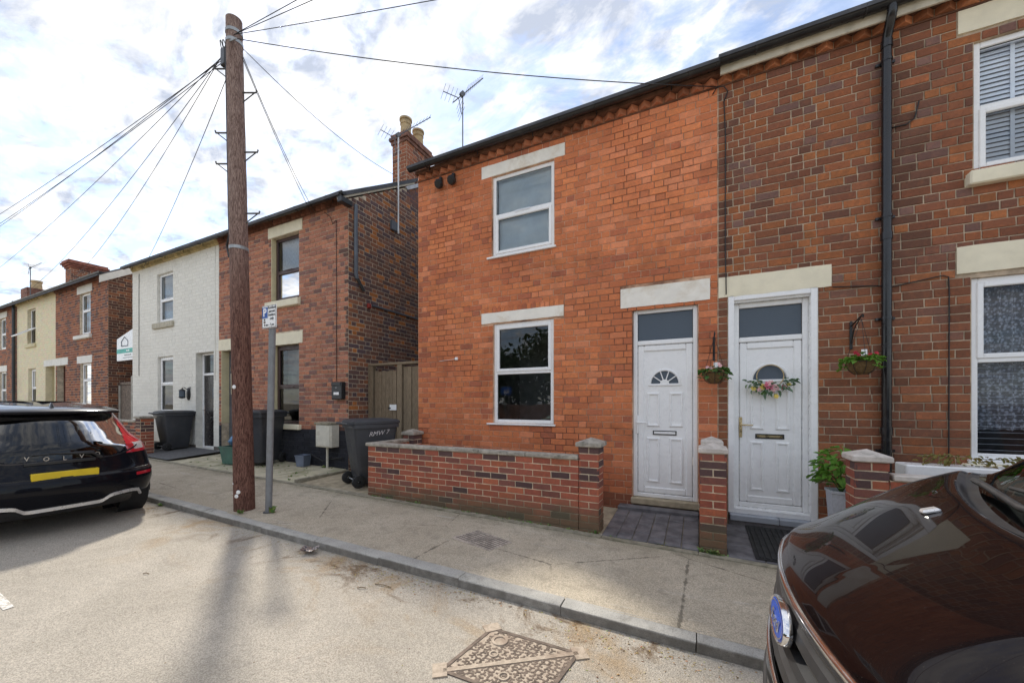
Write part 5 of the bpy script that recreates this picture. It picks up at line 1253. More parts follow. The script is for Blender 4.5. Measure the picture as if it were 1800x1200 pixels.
# wreath on the white door
wr = thing('wreath', 'hoop wreath of pink and yellow flowers hung on the right white door', 'wreath', (.735, FY, 1.7)); WX, WZ, WY = .735, 1.735, FY+.06
b = MB(); b.tube([(WX+.13*math.cos(k*math.pi/14), WY, WZ+.13*math.sin(k*math.pi/14)) for k in range(29)], .006, 6); b.build('hoop', mk('rattan', (.5, .38, .2), .7), wr, True)
b = MB(); b.box(WX-.002, WX+.002, WY+.01, WY+.011, WZ+.13, WZ+.30); b.build('ribbon', m['upvc'], wr)
rnd = random.Random(8); pts = []
for k in range(74): a = R(rnd.uniform(188, 352)); r = .13+rnd.uniform(-.05, .05); pts.append(((WX+r*math.cos(a)*1.35, WY-.02-rnd.random()*.02, WZ-.02+r*math.sin(a)), (WX, WY+.1, WZ-.1)))
scatter_leaves(wr, LMG, pts[:44], 4, .8, 1.6, 80); scatter_leaves(wr, LMD, pts[44:], 5, .6, .9, 80)
for (dx, dz, r, mt_) in ((-.02, -.11, .045, 'pink'), (.05, -.13, .035, 'palepink'), (-.07, -.12, .035, 'yellow'), (-.17, -.14, .028, 'yellow'), (.12, -.13, .026, 'pink'), (.02, -.16, .03, 'palepink'), (.05, -.23, .024, 'yellow'), (-.11, -.15, .026, 'palepink'), (.0, -.08, .03, 'palepink'), (.17, -.10, .02, 'yellow')): flower(wr, (WX+dx, WY-.045, WZ+dz), r*1.3, m[mt_])
# potted shrub and trough behind the wall
pp = thing('potted_plant', 'bright green leafy plant in a tall pale tapered planter beside the right door', 'plant', (1.205, 4.62, .05)); cx, cy = 1.245, 4.72
b = MB(); V = []
for (h_, z) in ((.07, .03), (.10, .56), (.108, .565), (.108, .59), (.092, .59), (.09, .5)): V += [(cx-h_, cy-h_, z), (cx+h_, cy-h_, z), (cx+h_, cy+h_, z), (cx-h_, cy+h_, z)]
b.add(V, [(q_*4+k, q_*4+(k+1) % 4, q_*4+4+(k+1) % 4, q_*4+4+k) for q_ in range(5) for k in range(4)] + [(0, 3, 2, 1), (20, 21, 22, 23)]); b.build('planter', mk('pale_grey_planter', (.55, .57, .62), .6, var=.1, vs=40, bump=.5, bs=60), pp)
rnd = random.Random(12); pts = []
for k in range(150):
    a = rnd.uniform(0, 6.28); r = .21*rnd.random()**.6; z = .62+.42*rnd.random()*(1-(r/.32)**2); pts.append(((cx+r*math.cos(a), cy+r*math.sin(a)*.8, z), (cx, cy, .7)))
LB = leaf_mesh('leaf', m['leaf'], .10, .07, .02); scatter_leaves(pp, LB, pts, 21, .6, 1.1, 55)
b = MB()
for k in range(10): p = pts[k*7][0]; b.tube([(cx, cy, .55), ((cx+p[0])/2, (cy+p[1])/2, .7), p], .005, 5)
b.build('stems', m['leaf_dk'], pp)
tr_ = thing('flower_trough', 'white trough with withered plants behind the low wall by the near car', 'trough', (1.95, 4.55, .7)); MB().bbox(1.62, 2.45, 4.48, 4.70, .72, .895, .01).build('trough', m['upvc'], tr_)
rnd = random.Random(3); pts = [((rnd.uniform(1.75, 2.4), rnd.uniform(4.5, 4.68), rnd.uniform(.90, .99)), (2.0, 4.6, .7)) for k in range(120)]
LW = leaf_mesh('leaf', mk_leaf('withered_leaf', (.30, .19, .05), (.2, .22, .06)), .05, .03); scatter_leaves(tr_, LW, pts, 31, .5, 1.1, 60)
# mat before the right door
mt_ = thing('doormat', 'ribbed dark rubber mat on the slabs before the right white door', 'mat', (.75, 4.5, .03))
b = MB(); 
for k in range(13): x = .50+k*.05; b.prism([(4.12, zp2(x, 4.12)+.006), (4.98, zp2(x, 4.98)+.006), (4.98, zp2(x, 4.98)+.020), (4.12, zp2(x, 4.12)+.020)], 0, x, x+.034)
b.prism([(4.1, zp2(.7, 4.1)+.004), (5.0, zp2(.7, 5.0)+.004), (5.0, zp2(.7, 5.0)+.012), (4.1, zp2(.7, 4.1)+.012)], 0, .47, 1.16); b.build('ribs', m['tyre'], mt_)

# ------------------------------------------------------------------ cars
def car_paint(name, col, fleck=.0):
    t = NT(name); c = t.mix(t.rng(t.noise(3, 4), .3, .7), tuple(q*.85 for q in col), tuple(q*1.15 for q in col))
    dust = t.math('MULTIPLY', t.rng(t.noise(240, 3, .8), .66, .76), .25); c = t.mix(dust, c, (.30, .26, .22))
    t.set(col=c, rough=.3, spec=.05, coat=.8, crough=.006); t.b.inputs['Coat IOR'].default_value = 1.28; t.put(t.b.inputs['Roughness'], t.rng(dust, 0, .4, .25, .6)); return t.m
m['paint_black'] = car_paint('blue_black_paint', (.006, .0065, .010)); m['paint_maroon'] = car_paint('maroon_black_paint', (.004, .0022, .0024))
m['car_glass'] = mk_glass('car_glass', 1.55, (.16, .18, .18)); m['screen'] = mk_glass('windscreen_glass', 1.5, (.75, .8, .78))
m['plastic'] = mk('black_car_plastic', (.02, .02, .021), .5, var=.15, dirt=.2, dcol=(.08, .075, .07))
m['silver'] = mk('silver_trim', (.62, .62, .62), .3, metal=.6, var=.05)
t = NT('red_lamp_lens'); t.bump(t.noise(60, 2), .15, .004); m['red_lens'] = t.set(col=(.55, .012, .03), rough=.08, spec=.6, coat=1.)
m['clear_lens'] = mk('clear_lamp_lens', (.7, .68, .68), .12, metal=.3, var=.2, vs=50, coat=1.)
m['plate_y'] = mk('yellow_plate', (.72, .52, .02), .4, var=.06); m['trim_dark'] = mk('dark_cabin', (.02, .02, .022), .8)

def spl(keys, x):
    """monotone-ish cubic through (x, v...) keys"""
    n = len(keys)
    if x <= keys[0][0]: return list(keys[0][1:])
    if x >= keys[-1][0]: return list(keys[-1][1:])
    i = max(k for k in range(n-1) if keys[k][0] <= x); h = keys[i+1][0]-keys[i][0]; u = (x-keys[i][0])/h; out = []
    for c in range(1, len(keys[0])):
        d = lambda k: (keys[k+1][c]-keys[k][c])/(keys[k+1][0]-keys[k][0])
        def tan(k):
            if k <= 0: return d(0)
            if k >= n-1: return d(n-2)
            a, b_ = d(k-1), d(k); return 0 if a*b_ <= 0 else 2*a*b_/(a+b_)
        p0, p1, t0, t1 = keys[i][c], keys[i+1][c], tan(i)*h, tan(i+1)*h
        out.append((2*u**3-3*u**2+1)*p0+(u**3-2*u**2+u)*t0+(-2*u**3+3*u**2)*p1+(u**3-u**2)*t1)
    return out
def split_mesh(V, faces, mask, parts, M_, root, smooth=55):
    """parts: {key: (name, material)}; each face goes to the part its mask names"""
    groups = {}
    for f in faces:
        c = [sum(V[i][k] for i in f)/len(f) for k in range(3)]; groups.setdefault(mask(c), []).append(f)
    made = {}
    for k, fs in groups.items():
        if k is None or k not in parts: continue
        used = {}; b = MB(); 
        for f in fs:
            for i in f:
                if i not in used: used[i] = len(b.v); b.v.append(tuple(M_ @ Vector(V[i])))
            b.f.append(tuple(used[i] for i in f)); b.c.append(None)
        made[k] = b.build(parts[k][0], parts[k][1], root, smooth)
    return made
def wheel(root, M_, x, y, z, r, w, side):
    b = MB(); b.lathe([(r*.62, -w/2), (r*.92, -w/2), (r, -w*.36), (r, w*.36), (r*.92, w/2), (r*.62, w/2)], (0, 0, 0), 32, 1); b.xf(M_ @ Matrix.Translation((x, y, z))); t_ = b.build('tyre', m['tyre'], None, 40)
    wh = thing('wheel', '', '', ()) if False else t_
    t_.name = 'wheel'; attach(t_, root)
    b = MB(); b.lathe([(r*.63, side*w*.45), (r*.58, side*w*.40), (r*.55, side*w*.2), (r*.15, side*w*.36), (0, side*w*.38)], (0, 0, 0), 20, 1)
    for k in range(5):
        a = k*R(72); b.prism([(r*.12*math.cos(a+1.2), r*.12*math.sin(a+1.2)), (r*.58*math.cos(a+.16), r*.58*math.sin(a+.16)), (r*.58*math.cos(a-.16), r*.58*math.sin(a-.16)), (r*.12*math.cos(a-1.2), r*.12*math.sin(a-1.2))], 1, side*w*.3, side*w*.46)
    b.xf(M_ @ Matrix.Translation((x, y, z))); b.build('rim', m['silver'], t_, 30)

# --- hatchback seen from behind: stacked plan outlines; local x runs forward from the tail
hb = thing('parked_car', 'black hatchback parked at the kerb, seen from behind with red tail lights', 'car', (-8.2, 1.60, zr(-8.2)))
MH = Matrix.Translation((-6.08, 1.60, zr(-7.2)-.008)) @ Matrix.Rotation(math.atan(.0196), 4, 'Y') @ Matrix.Diagonal((-1, .95, 1, 1))
#      z     r(rear) a(corner) w     n    f(front)
K = [(0.2, 0.16, 0.425, 0.78, 2.58, 4.05), (0.27, 0.085, 0.45, 0.83, 2.58, 4.15), (0.36, 0.035, 0.475, 0.865, 2.58, 4.2), (0.48, 0.0, 0.5, 0.885, 2.58, 4.22), (0.575, 0.012, 0.525, 0.893, 2.58, 4.2), (0.605, 0.045, 0.55, 0.895, 2.49, 4.18),
     (0.7, 0.085, 0.575, 0.897, 2.41, 4.12), (0.8, 0.11, 0.6, 0.893, 2.32, 3.95), (0.88, 0.125, 0.625, 0.875, 2.24, 3.5), (0.94, 0.155, 0.65, 0.83, 2.24, 3.1), (1.0, 0.195, 0.65, 0.765, 2.32, 2.95), (1.1, 0.265, 0.65, 0.715, 2.41, 2.72), (1.2, 0.335, 0.65, 0.672, 2.41, 2.5), (1.262, 0.385, 0.65, 0.645, 2.41, 2.36),
     (1.27, 0.315, 0.5, 0.64, 3.2, 2.34), (1.29, 0.3, 0.5, 0.63, 3.2, 2.3), (1.315, 0.34, 0.52, 0.61, 3.0, 2.25), (1.345, 0.5, 0.55, 0.56, 2.8, 2.15), (1.375, 0.85, 0.5, 0.47, 2.5, 2.02), (1.393, 1.12, .4, .38, 2.3, 1.95), (1.399, 1.35, .3, .22, 2.2, 1.8), (1.4015, 1.5, .05, .03, 2.0, 1.62)]
zl = sorted(set([round(q, 4) for q in lin(.20, 1.262, 92)] + [1.266, 1.270, 1.281, 1.292] + lin(1.30, 1.345, 5) + lin(1.352, 1.4015, 11)))
NQ, NS, NFQ = 56, 44, 14; V = []; rows = 0
for z in zl:
    r, a, w, n_, f = spl(K, z); half = []
    for k in range(NQ): th = R(90)*k/NQ; half.append((r+a*(1-math.cos(th)**(2/n_)), w*math.sin(th)**(2/n_) if k else 0.))
    f0, f1 = r+a, f-.7
    for k in range(NS): u = k/NS; half.append((f0+(f1-f0)*u, w+.012*math.sin(math.pi*u)))
    for k in range(NFQ+1): th = R(90)*k/NFQ; half.append((f1+.7*math.sin(th)**(2/2.6) if k else f1, w*max(0, math.cos(th))**(2/2.6) if k < NFQ else 0.))
    full = half+[(x, -y) for x, y in half[-2:0:-1]]; V += [(x, y, z) for x, y in full]; rows += 1; NC = len(full)
Fc = [(i*NC+k, i*NC+(k+1) % NC, (i+1)*NC+(k+1) % NC, (i+1)*NC+k) for i in range(rows-1) for k in range(NC)]
Fc.append(tuple((rows-1)*NC+k for k in range(NC)))
WR, WX1, WX2 = .315, .80, 3.42
def gl_edge(z): return spl([(.78, .30), (.80, .44), (.84, .52), (.90, .56), (.96, .565), (1.05, .56), (1.15, .545), (1.27, .52)], z)[0]
def lamp_edge(z): return spl([(.78, .9), (.96, .9), (.985, .74), (1.05, .665), (1.15, .635), (1.27, .60)], z)[0]
def mask_h(c):
    x, y, z = c; ay = abs(y)
    for wx in (WX1, WX2):
        if (x-wx)**2+(z-.30)**2 < .345**2 and ay > .55: return None
    if x < .72:
        if .785 < z < 1.264 and ay < gl_edge(z) : return 'glass'
        if .79 < z < .965 and ay > gl_edge(.9)+.005 and x < .50: return ('clearL' if y < 0 else 'clearR') if (.825 < z < .905 and .655 < ay < .80) else ('lampL' if y < 0 else 'lampR')
        if .965 <= z < 1.262 and gl_edge(z)+.008 < ay < lamp_edge(z)+.012: return 'lampL' if y < 0 else 'lampR'
        if .525 < z < .56 and ay > .62 and x < .33: return 'refl'
        if z < .315 and ay > .60 and x > .10: return None
        if z < .30: return 'low'
    if z < .26: return 'low'
    if 1.0 < z < 1.262 and x > .78 and ay > .5 and x < spl(K, z)[4]-.5: return 'side'
    if 1.0 < z < 1.30 and x > 2.0: return 'screen'
    return 'body'
made = split_mesh(V, Fc, mask_h, {'body': ('body', m['paint_black']), 'glass': ('tailgate_glass', m['car_glass']), 'lampL': ('tail_light', m['red_lens']), 'lampR': ('tail_light', m['red_lens']), 'clearL': ('reversing_lamp', m['clear_lens']), 'clearR': ('reversing_lamp', m['clear_lens']), 'refl': ('reflector', m['red_lens']), 'low': ('bumper_valance', m['plastic']), 'side': ('side_window', m['car_glass']), 'screen': ('windscreen', m['car_glass'])}, MH, hb)
def H(b, name, mat, par=None, smooth=40): b.xf(MH); return b.build(name, mat, par or hb, smooth)
def hsurf(z, y):
    r, a, w, n_, f = spl(K, z); s = min(1, abs(y)/w)**(n_/2); th = math.asin(s); return r+a*(1-math.cos(th)**(2/n_))
def strip(pts, h, d): 
    b = MB(); V_ = []
    for (y, z, hh) in pts: x = hsurf(max(.2, z), y)-d; V_ += [(x+.02, y, z-hh), (x, y, z-hh*.8), (x, y, z+hh*.8), (x+.02, y, z+hh)]
    b.add(V_, [(i*4+k, i*4+k+1, i*4+4+k+1, i*4+4+k) for i in range(len(pts)-1) for k in range(3)]); return b
ys = lin(-.66, .66, 44)
def trim_z(y): ay = abs(y); return spl([(0, .275), (.28, .275), (.38, .335), (.56, .350), (.66, .335)], ay)[0]
H(strip([(y, trim_z(y), .022) for y in ys], 0, .018), 'silver_skid_trim', m['silver'])
b = MB(); 
for s in (-1, 1): b.tube([(hsurf(.32, .655)-.012, s*.655, .335), (hsurf(.30, .69)-.004, s*.69, .275)], .016, 6)
H(b, 'trim_end', m['silver'])
H(strip([(y, .775+.085*max(0, (abs(y)-.38)/.3)**1.6, .010) for y in lin(-.70, .70, 50)], 0, .006), 'tailgate_lip', mk('gloss_dark_lip', (.05, .052, .06), .12, metal=.5))
pb = MB(); pb.bbox(hsurf(.62, 0)-.012, hsurf(.62, 0)+.03, -.26, .26, .555, .668, .006); H(pb, 'number_plate', m['plate_y'])
rec = MB(); V_ = []
for (yy_, z_) in ((-.42, .70), (.42, .70), (.36, .535), (-.36, .535)): V_.append((hsurf(z_, yy_)-.003, yy_, z_))
# shadow groove between tailgate and bumper
H(strip([(y, .604, .006) for y in lin(-.80, .80, 40)], 0, .003), 'panel_gap', m['plastic'])
H(strip([(y, .765, .016) for y in lin(-.30, .24, 12)], 0, .03), 'tailgate_handle', m['plastic'])
b = MB(); b.tube([(hsurf(.80, .30)-.02, .30, .775), (hsurf(.84, .22)-.03, .22, .835), (hsurf(.845, -.12)-.03, -.12, .862)], [.018, .014, .008], 6); b.tube([(hsurf(.87, .22)-.015, .24, .85), (hsurf(.87, -.22)-.015, -.24, .855)], .010, 5); H(b, 'rear_wiper', m['plastic'])
for k, ch_ in enumerate('VOLVO'):
    q = text_mb(ch_, .060, .003, .001); yy_ = -.275+k*.135; zz2 = .800+.022*(yy_/.3)**2
    q.xf(MH @ Matrix.Translation((hsurf(zz2, yy_)-.012, yy_, zz2)) @ Matrix(((0, 0, -1, 0), (1, 0, 0, 0), (0, 1, 0, 0), (0, 0, 0, 1)))); 
    q.build('badge_letter', m['chrome'], hb)
q = MB(); q.lathe([(0, .06), (.012, .055), (.03, .02), (.045, 0)], (0, 0, 0), 10); q.xf(Matrix.Translation((.52, .0, 1.335)) @ Matrix.Diagonal((1.9, .5, 1, 1))); H(q, 'roof_aerial', m['paint_black'])
for wx in (WX1, WX2):
    for s in (-1, 1):
        wheel(hb, MH, wx, s*.775, WR-.005, WR, .205, s)
        b = MB(); b.tube([(wx+.352*math.cos(R(a)), s*.872, .30+.352*math.sin(R(a))) for a in range(-12, 193, 8)], .022, 6); H(b, 'wheel_arch', m['plastic'])
        b = MB(); b.lathe([(.36, -.14), (.36, .14)], (wx, s*.74, .30), 24, 1); H(b, 'arch_liner', m['trim_dark'])
b = MB(); b.box(.30, 3.9, -.58, .58, .20, .27); H(b, 'underbody', m['trim_dark'])
b = MB(); b.bbox(.75, 2.9, -.62, .62, .30, .80, .05)
for y in (-.36, .36): 
    for x in (1.25, 2.1): b.bbox(x, x+.2, y-.24, y+.24, .7, 1.12, .06); b.bbox(x+.02, x+.14, y-.13, y+.13, 1.12, 1.26, .05)
H(b, 'seats', m['trim_dark'])

# --- nose of the near car: profile rows swept across the width; world axes, nose towards -x
nc = thing('parked_car', 'maroon-black car in the foreground corner, glossy bonnet with blue oval badge on its grille', 'car', (2.3, 1.33, zr(2.3)))
YC = 1.33
#     s   x     z      plan  drop
KF = [(0, .36, .16, .26, .00), (1, .25, .26, .26, 0), (2, .205, .40, .26, 0), (3, .195, .54, .26, 0), (4, .205, .63, .26, 0), (5, .220, .76, .26, 0), (6, .236, .880, .26, 0), (7, .240, .905, .26, 0), (8, .256, .930, .26, -.01),
      (9, .33, .975, .26, -.015), (10, .45, 1.036, .25, -.055), (11, .58, 1.090, .26, -.095), (12, .70, 1.132, .35, -.14), (13, .735, 1.105, .35, -.14), (14, .79, 1.118, .35, -.14), (15, 1.03, 1.29, .28, -.10), (16, 1.40, 1.475, .24, .0), (17, 1.72, 1.60, .15, .07), (18, 2.1, 1.665, .05, .10), (19, 3.0, 1.67, 0, .10), (20, 3.7, 1.60, 0, .10), (21, 3.98, 1.45, -.05, .06), (22, 4.12, 1.0, -.10, .02), (23, 4.18, .6, -.12, 0), (24, 4.12, .2, -.12, 0)]
def hw(s): return spl([(0, .80), (3, .86), (6, .87), (8, .87), (12, .88), (14, .87), (16, .76), (17.5, .66), (20, .66), (21, .70), (22, .85), (24, .84)], s)[0]
def fsurf(s, t):
    """t in -1..1 across the car"""
    x, z, pl_, dr = spl(KF, s); W_ = hw(s); a = abs(t)
    dy = W_*(a/.86 if a < .86 else 1.0)*.93 if a < .86 else W_*(.93+.07*math.sin((a-.86)/.14*math.pi/2)); e = max(0, dy-.50)
    roll = max(0, (a-.80)/.20)
    wf = max(0, min(1, (10.5-s)/4)) if s < 12 else max(0, min(1, (s-21)/1.0))    # front/back rows wrap round the corner
    sg = 1 if s < 12 else -1
    x += pl_*dy*dy + sg*(1.0*e*e*max(0, min(1, (12-s)/4)) + wf*.15*roll**2)
    z -= dr*dy*dy + (1-wf)*.13*roll**2.2
    if 8 < s < 12.3:
        z -= .07*(math.hypot(dy-.43, .03)+(dy-.43))*.5*min(1, (s-8)/2.0)
        if t < 0: z -= (.26*(math.hypot(dy-.36, .05)+(dy-.36))*.5)*min(1, (s-8)/2.0)  # near half only: extra slope added to the shape so it reflects sky
    elif 12.3 <= s < 15.5:
        if t < 0: z -= .26*max(0, dy-.36)*(15.5-s)/3.2
        z -= .07*max(0, dy-.43)*(15.5-s)/3.2
    if 12 < s < 14 and dy > .60: z += (1-abs(s-13))*.02*min(1, (dy-.60)/.12)
    return (x, YC+math.copysign(dy, t), z+zr(x)+.09)
S_ = lin(0, 8, 64)+lin(8.04, 12, 60)[0:]+lin(12.1, 14, 14)+lin(14.2, 24, 60); T_ = lin(-1, 1, 132); V = [fsurf(s, t_) for s in S_ for t_ in T_]; n = len(T_)
FS = {}
faces = []; keyof = []
for i in range(len(S_)-1):
    for j in range(n-1): faces.append((i*n+j, i*n+j+1, (i+1)*n+j+1, (i+1)*n+j)); keyof.append(((S_[i]+S_[i+1])/2, (T_[j]+T_[j+1])/2))
def key(s, t_):
    a = abs(t_)
    if 4.05 < s < 6.2 and a < .60: return 'grille'
    if 1.2 < s < 3.0 and a < .62: return 'grille'
    if 6.2 <= s < 7.0 and a < .66: return 'chrome'
    if 3.95 <= s <= 4.05 and a < .60: return 'body'
    if 5.6 < s < 7.6 and .68 < a < .93: return 'lamp'
    if 12.05 < s < 13.6 and a < .80: return 'cowl'
    if 13.6 <= s < 17.3 and a < .86: return 'screen'
    if 20.4 < s < 21.9 and a < .78: return 'rear'
    if s < 1.2: return 'valance'
    if 7.2 < s < 12.05 and a < .80: return 'bonnet'
    return 'body'
ki = iter(keyof); groups = {}
for f, k in zip(faces, keyof): groups.setdefault(key(*k), []).append(f)
FM = {'body': ('body', m['paint_maroon']), 'bonnet': ('bonnet', m['paint_maroon']), 'grille': ('grille_backing', m['trim_dark']), 'chrome': ('chrome_strip', m['chrome']), 'lamp': ('headlight', m['clear_lens']), 'cowl': ('scuttle', m['plastic']), 'screen': ('windscreen', m['screen']), 'rear': ('rear_window', m['car_glass']), 'valance': ('valance', m['plastic'])}
for k, fs in groups.items():
    used = {}; b = MB()
    dz = .0
    for f in fs:
        for i in f:
            if i not in used:
                used[i] = len(b.v); p = V[i]
                b.v.append((p[0]+(.028 if k == 'grille' else -.006 if k == 'chrome' else 0), p[1], p[2]))
        b.f.append(tuple(used[i] for i in f)); b.c.append(None)
    b.build(FM[k][0], FM[k][1], nc, 50)
# shut line round the bonnet
def fline(pts, r, name, mat, off=0., par=None, nn=5):
    b = MB(); P_ = []
    for (s, t_) in pts: p = Vector(fsurf(s, t_)); P_.append(p+Vector((0, 0, off)))
    b.tube(P_, r, nn); return b.build(name, mat, par or nc, True)
for sg in (-1, 1): fline([(s, sg*.802) for s in lin(8.0, 12.0, 40)], .0035, 'shut_line', m['trim_dark'], -.001)
fline([(6.6, t_) for t_ in lin(-.66, .66, 50)], .011, 'chrome_strip', m['chrome'])
fline([(4.0, t_) for t_ in lin(-.60, .60, 50)], .010, 'chrome_strip', m['chrome'])
for s in (4.45, 4.95, 5.45, 5.95):
    b = MB(); Vb = []
    for t_ in lin(-.585, .585, 40):
        p = Vector(fsurf(s, t_)); Vb += [p+Vector((.03, 0, .030)), p+Vector((.004, 0, .020)), p+Vector((-.004, 0, -.002)), p+Vector((.004, 0, -.020)), p+Vector((.03, 0, -.028))]
    b.add(Vb, [(i*5+k, i*5+k+1, i*5+5+k+1, i*5+5+k) for i in range(40) for k in range(4)]); b.build('grille_bar', m['plastic'], nc, 30)
for s in (1.6, 2.1, 2.6): fline([(s, t_) for t_ in lin(-.60, .60, 30)], .014, 'grille_bar', m['plastic'])
# oval badge
p = Vector(fsurf(5.45, 0)); MBG = Matrix.Translation(p+Vector((-.018, 0, .0))) @ Matrix.Rotation(R(6), 4, 'Y') @ Matrix(((0, 0, -1, 0), (-1, 0, 0, 0), (0, 1, 0, 0), (0, 0, 0, 1)))
b = MB(); b.lathe([(0, -.012), (.053, -.012), (.0545, .003), (.0525, .009), (.0495, .009), (.0465, .005)], (0, 0, 0), 40); b.xf(MBG @ Matrix.Diagonal((2.0, 1, 1, 1))); bd = b.build('badge', m['chrome'], nc, 50)
b = MB(); b.lathe([(.0475, .006), (.03, .009), (0, .0105)], (0, 0, 0), 40); b.xf(MBG @ Matrix.Diagonal((2.0, 1, 1, 1))); b.build('badge_face', mk('badge_blue', (.012, .06, .36), .3, var=.08), bd, 50)
q = text_mb('Ford', .052, .0012, .0008, .35); q.xf(MBG @ Matrix.Translation((0, -.002, .0115))); q.build('badge_script', m['chrome'], bd)
b = MB(); Vb = []
for k in range(41): a = 2*math.pi*k/40; Vb += [(.083*math.cos(a), .0395*math.sin(a), .0095), (.087*math.cos(a), .0425*math.sin(a), .0095)]
b.add(Vb, [(2*k, 2*k+1, 2*k+3, 2*k+2) for k in range(40)]); b.xf(MBG); b.build('badge_ring', m['chrome'], bd)
# washer jet, wipers, dashboard, seats
for t_ in (.32, -.32): p = Vector(fsurf(11.3, t_)); b = MB(); b.bbox(-.022, .022, -.016, .016, -.004, .012, .006); b.xf(Matrix.Translation(p) @ Matrix.Rotation(R(-18), 4, 'Y')); b.build('washer_jet', m['silver'], nc)
fline([(13.35, .66), (13.75, .58), (14.05, .30), (14.22, .0), (14.3, -.2)], .011, 'wiper_arm', m['plastic'], .028); fline([(14.25, .52), (14.45, .2), (14.6, -.15), (14.7, -.4)], .007, 'wiper_blade', m['plastic'], .014)
fline([(13.35, .0), (13.8, -.1), (14.2, -.4), (14.4, -.7)], .011, 'wiper_arm', m['plastic'], .028)
b = MB(); b.bbox(.98, 1.55, .55, 2.12, .95, 1.16, .04); b.build('dashboard', m['trim_dark'], nc)
b = MB(); b.box(1.02, 1.2, 1.2, 1.34, 1.17, 1.173); b.build('parking_permit', m['upvc'], nc)
b = MB(); 
for y in (.92, 1.74):
    b.bbox(2.0, 2.55, y-.26, y+.26, .55, .75, .06); b.bbox(2.4, 2.6, y-.24, y+.24, .7, 1.28, .07); b.bbox(2.45, 2.56, y-.12, y+.12, 1.30, 1.48, .04)
b.build('seats', m['trim_dark'], nc)
# sides below the shoulder
for sg in (-1, 1):
    Vs, Fs = [], []; tt = sg*1.0; ss = lin(2, 23, 130); nr = 10
    for s in ss:
        p = fsurf(s, tt)
        for k in range(nr+1):
            u = k/nr; zb_ = .27+zr(2)+.09; z = p[2]+(min(zb_, p[2])-p[2])*u; Vs.append((p[0], p[1]+sg*.035*math.sin(math.pi*min(1, u*1.1)), z))
    for i in range(len(ss)-1):
        for k in range(nr):
            f = (i*(nr+1)+k, i*(nr+1)+k+1, (i+1)*(nr+1)+k+1, (i+1)*(nr+1)+k); c = [sum(Vs[q_][a] for q_ in f)/4 for a in range(3)]
            if any((c[0]-wx)**2+(c[2]-zr(wx)-.32)**2 < .37**2 for wx in (1.02, 3.52)): continue
            Fs.append(f)
    def mk_side(c):
        if c[2] > 1.06+zr(2)+.02 and c[2] < 1.50 and 1.55 < c[0] < 3.75: return 'w'
        return 'b'
    split_mesh(Vs, Fs, mk_side, {'b': ('side_panel', m['paint_maroon']), 'w': ('side_window', m['car_glass'])}, Matrix.Identity(4), nc)
    for wx in (1.02, 3.52):
        wheel(nc, Matrix.Translation((0, YC, zr(wx))), wx, sg*.77, .315, .32, .21, sg)
        b = MB(); b.lathe([(.38, -.16), (.38, .13)], (wx, YC+sg*.74, zr(wx)+.32), 24, 1); b.build('arch_liner', m['trim_dark'], nc)
        b = MB(); b.tube([(wx+.378*math.cos(R(a)), YC+sg*.895, zr(wx)+.32+.378*math.sin(R(a))) for a in range(-10, 191, 8)], .02, 6); b.build('wheel_arch', m['plastic'], nc, True)
MB().box(.5, 3.9, YC-.76, YC+.76, .12, .2).build('underbody', m['trim_dark'], nc)

# ------------------------------------------------------------------ covers, litter, debris
t = NT('rusty_cast_iron'); c = t.mix(t.rng(t.noise(30, 5, .65), .35, .65), (.36, .295, .225), (.50, .415, .32)); c = t.mix(t.math('MULTIPLY', t.rng(t.noise(5, 4), .5, .7), .5), c, (.20, .12, .08)); t.bump(t.noise(180, 3), .4, .002); m['iron'] = t.set(col=c, rough=.8, metal=.1)
m['iron_dk'] = mk('iron_dark', (.17, .13, .10), .9, var=.3, vs=20); m['iron_path'] = mk('pavement_iron', (.45, .385, .32), .8, var=.3, vs=14)
mh = thing('manhole_cover', 'large split-triangle iron manhole cover with cast pattern set in the road', 'manhole cover', (-1.02, 1.98, zr(-1)))
Zt = lambda x, y, d=0: zr(x, y)+d
O_ = Vector((-1.0, 1.93)); AX = Vector((.62, -.78)).normalized(); 
# corners measured on the road: far, right, left and their mirror towards the camera
c_far, c_right, c_left = Vector((-1.235, 2.235)), Vector((-.655, 2.255)), Vector((-1.30, 1.76)); c_near = c_right+c_left-c_far
quad = [c_left, c_far, c_right, c_near]; cen = sum((Vector(q_) for q_ in quad), Vector((0, 0)))/4
b = MB(); P3 = lambda p, d: (p[0], p[1], Zt(p[0], p[1], d))
def poly(b, pts, d0, d1): n_ = len(pts); b.add([P3(p, d0) for p in pts]+[P3(p, d1) for p in pts], [tuple(range(n_, 2*n_))]+[(i, (i+1) % n_, n_+(i+1) % n_, n_+i) for i in range(n_)])
poly(b, [cen+(q_-cen)*1.0 for q_ in quad], -.02, .003); b.build('pan', m['iron'], mh)
def edge_bar(p, q_, w_, d, name, mat): 
    n_ = (q_-p).normalized(); s = Vector((-n_.y, n_.x))*w_/2; b = MB(); poly(b, [p-s, q_-s, q_+s, p+s], -.01, d); return b.build(name, mat, mh)
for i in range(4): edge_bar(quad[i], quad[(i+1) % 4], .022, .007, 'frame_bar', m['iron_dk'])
for q_ in quad: d = (q_-cen).normalized(); s = Vector((-d.y, d.x)); b = MB(); poly(b, [q_-s*.055-d*.03, q_+s*.055-d*.03, q_+s*.055+d*.05, q_-s*.055+d*.05], -.01, .0085); k_ = b.build('corner_lug', m['iron'], mh)
edge_bar(c_left.lerp(c_near, .02), c_right, .03, .0085, 'centre_bar', m['iron'])
rnd = random.Random(17); st = MB(); ux, uy = (c_far-c_left), (c_right-c_far); pts = []
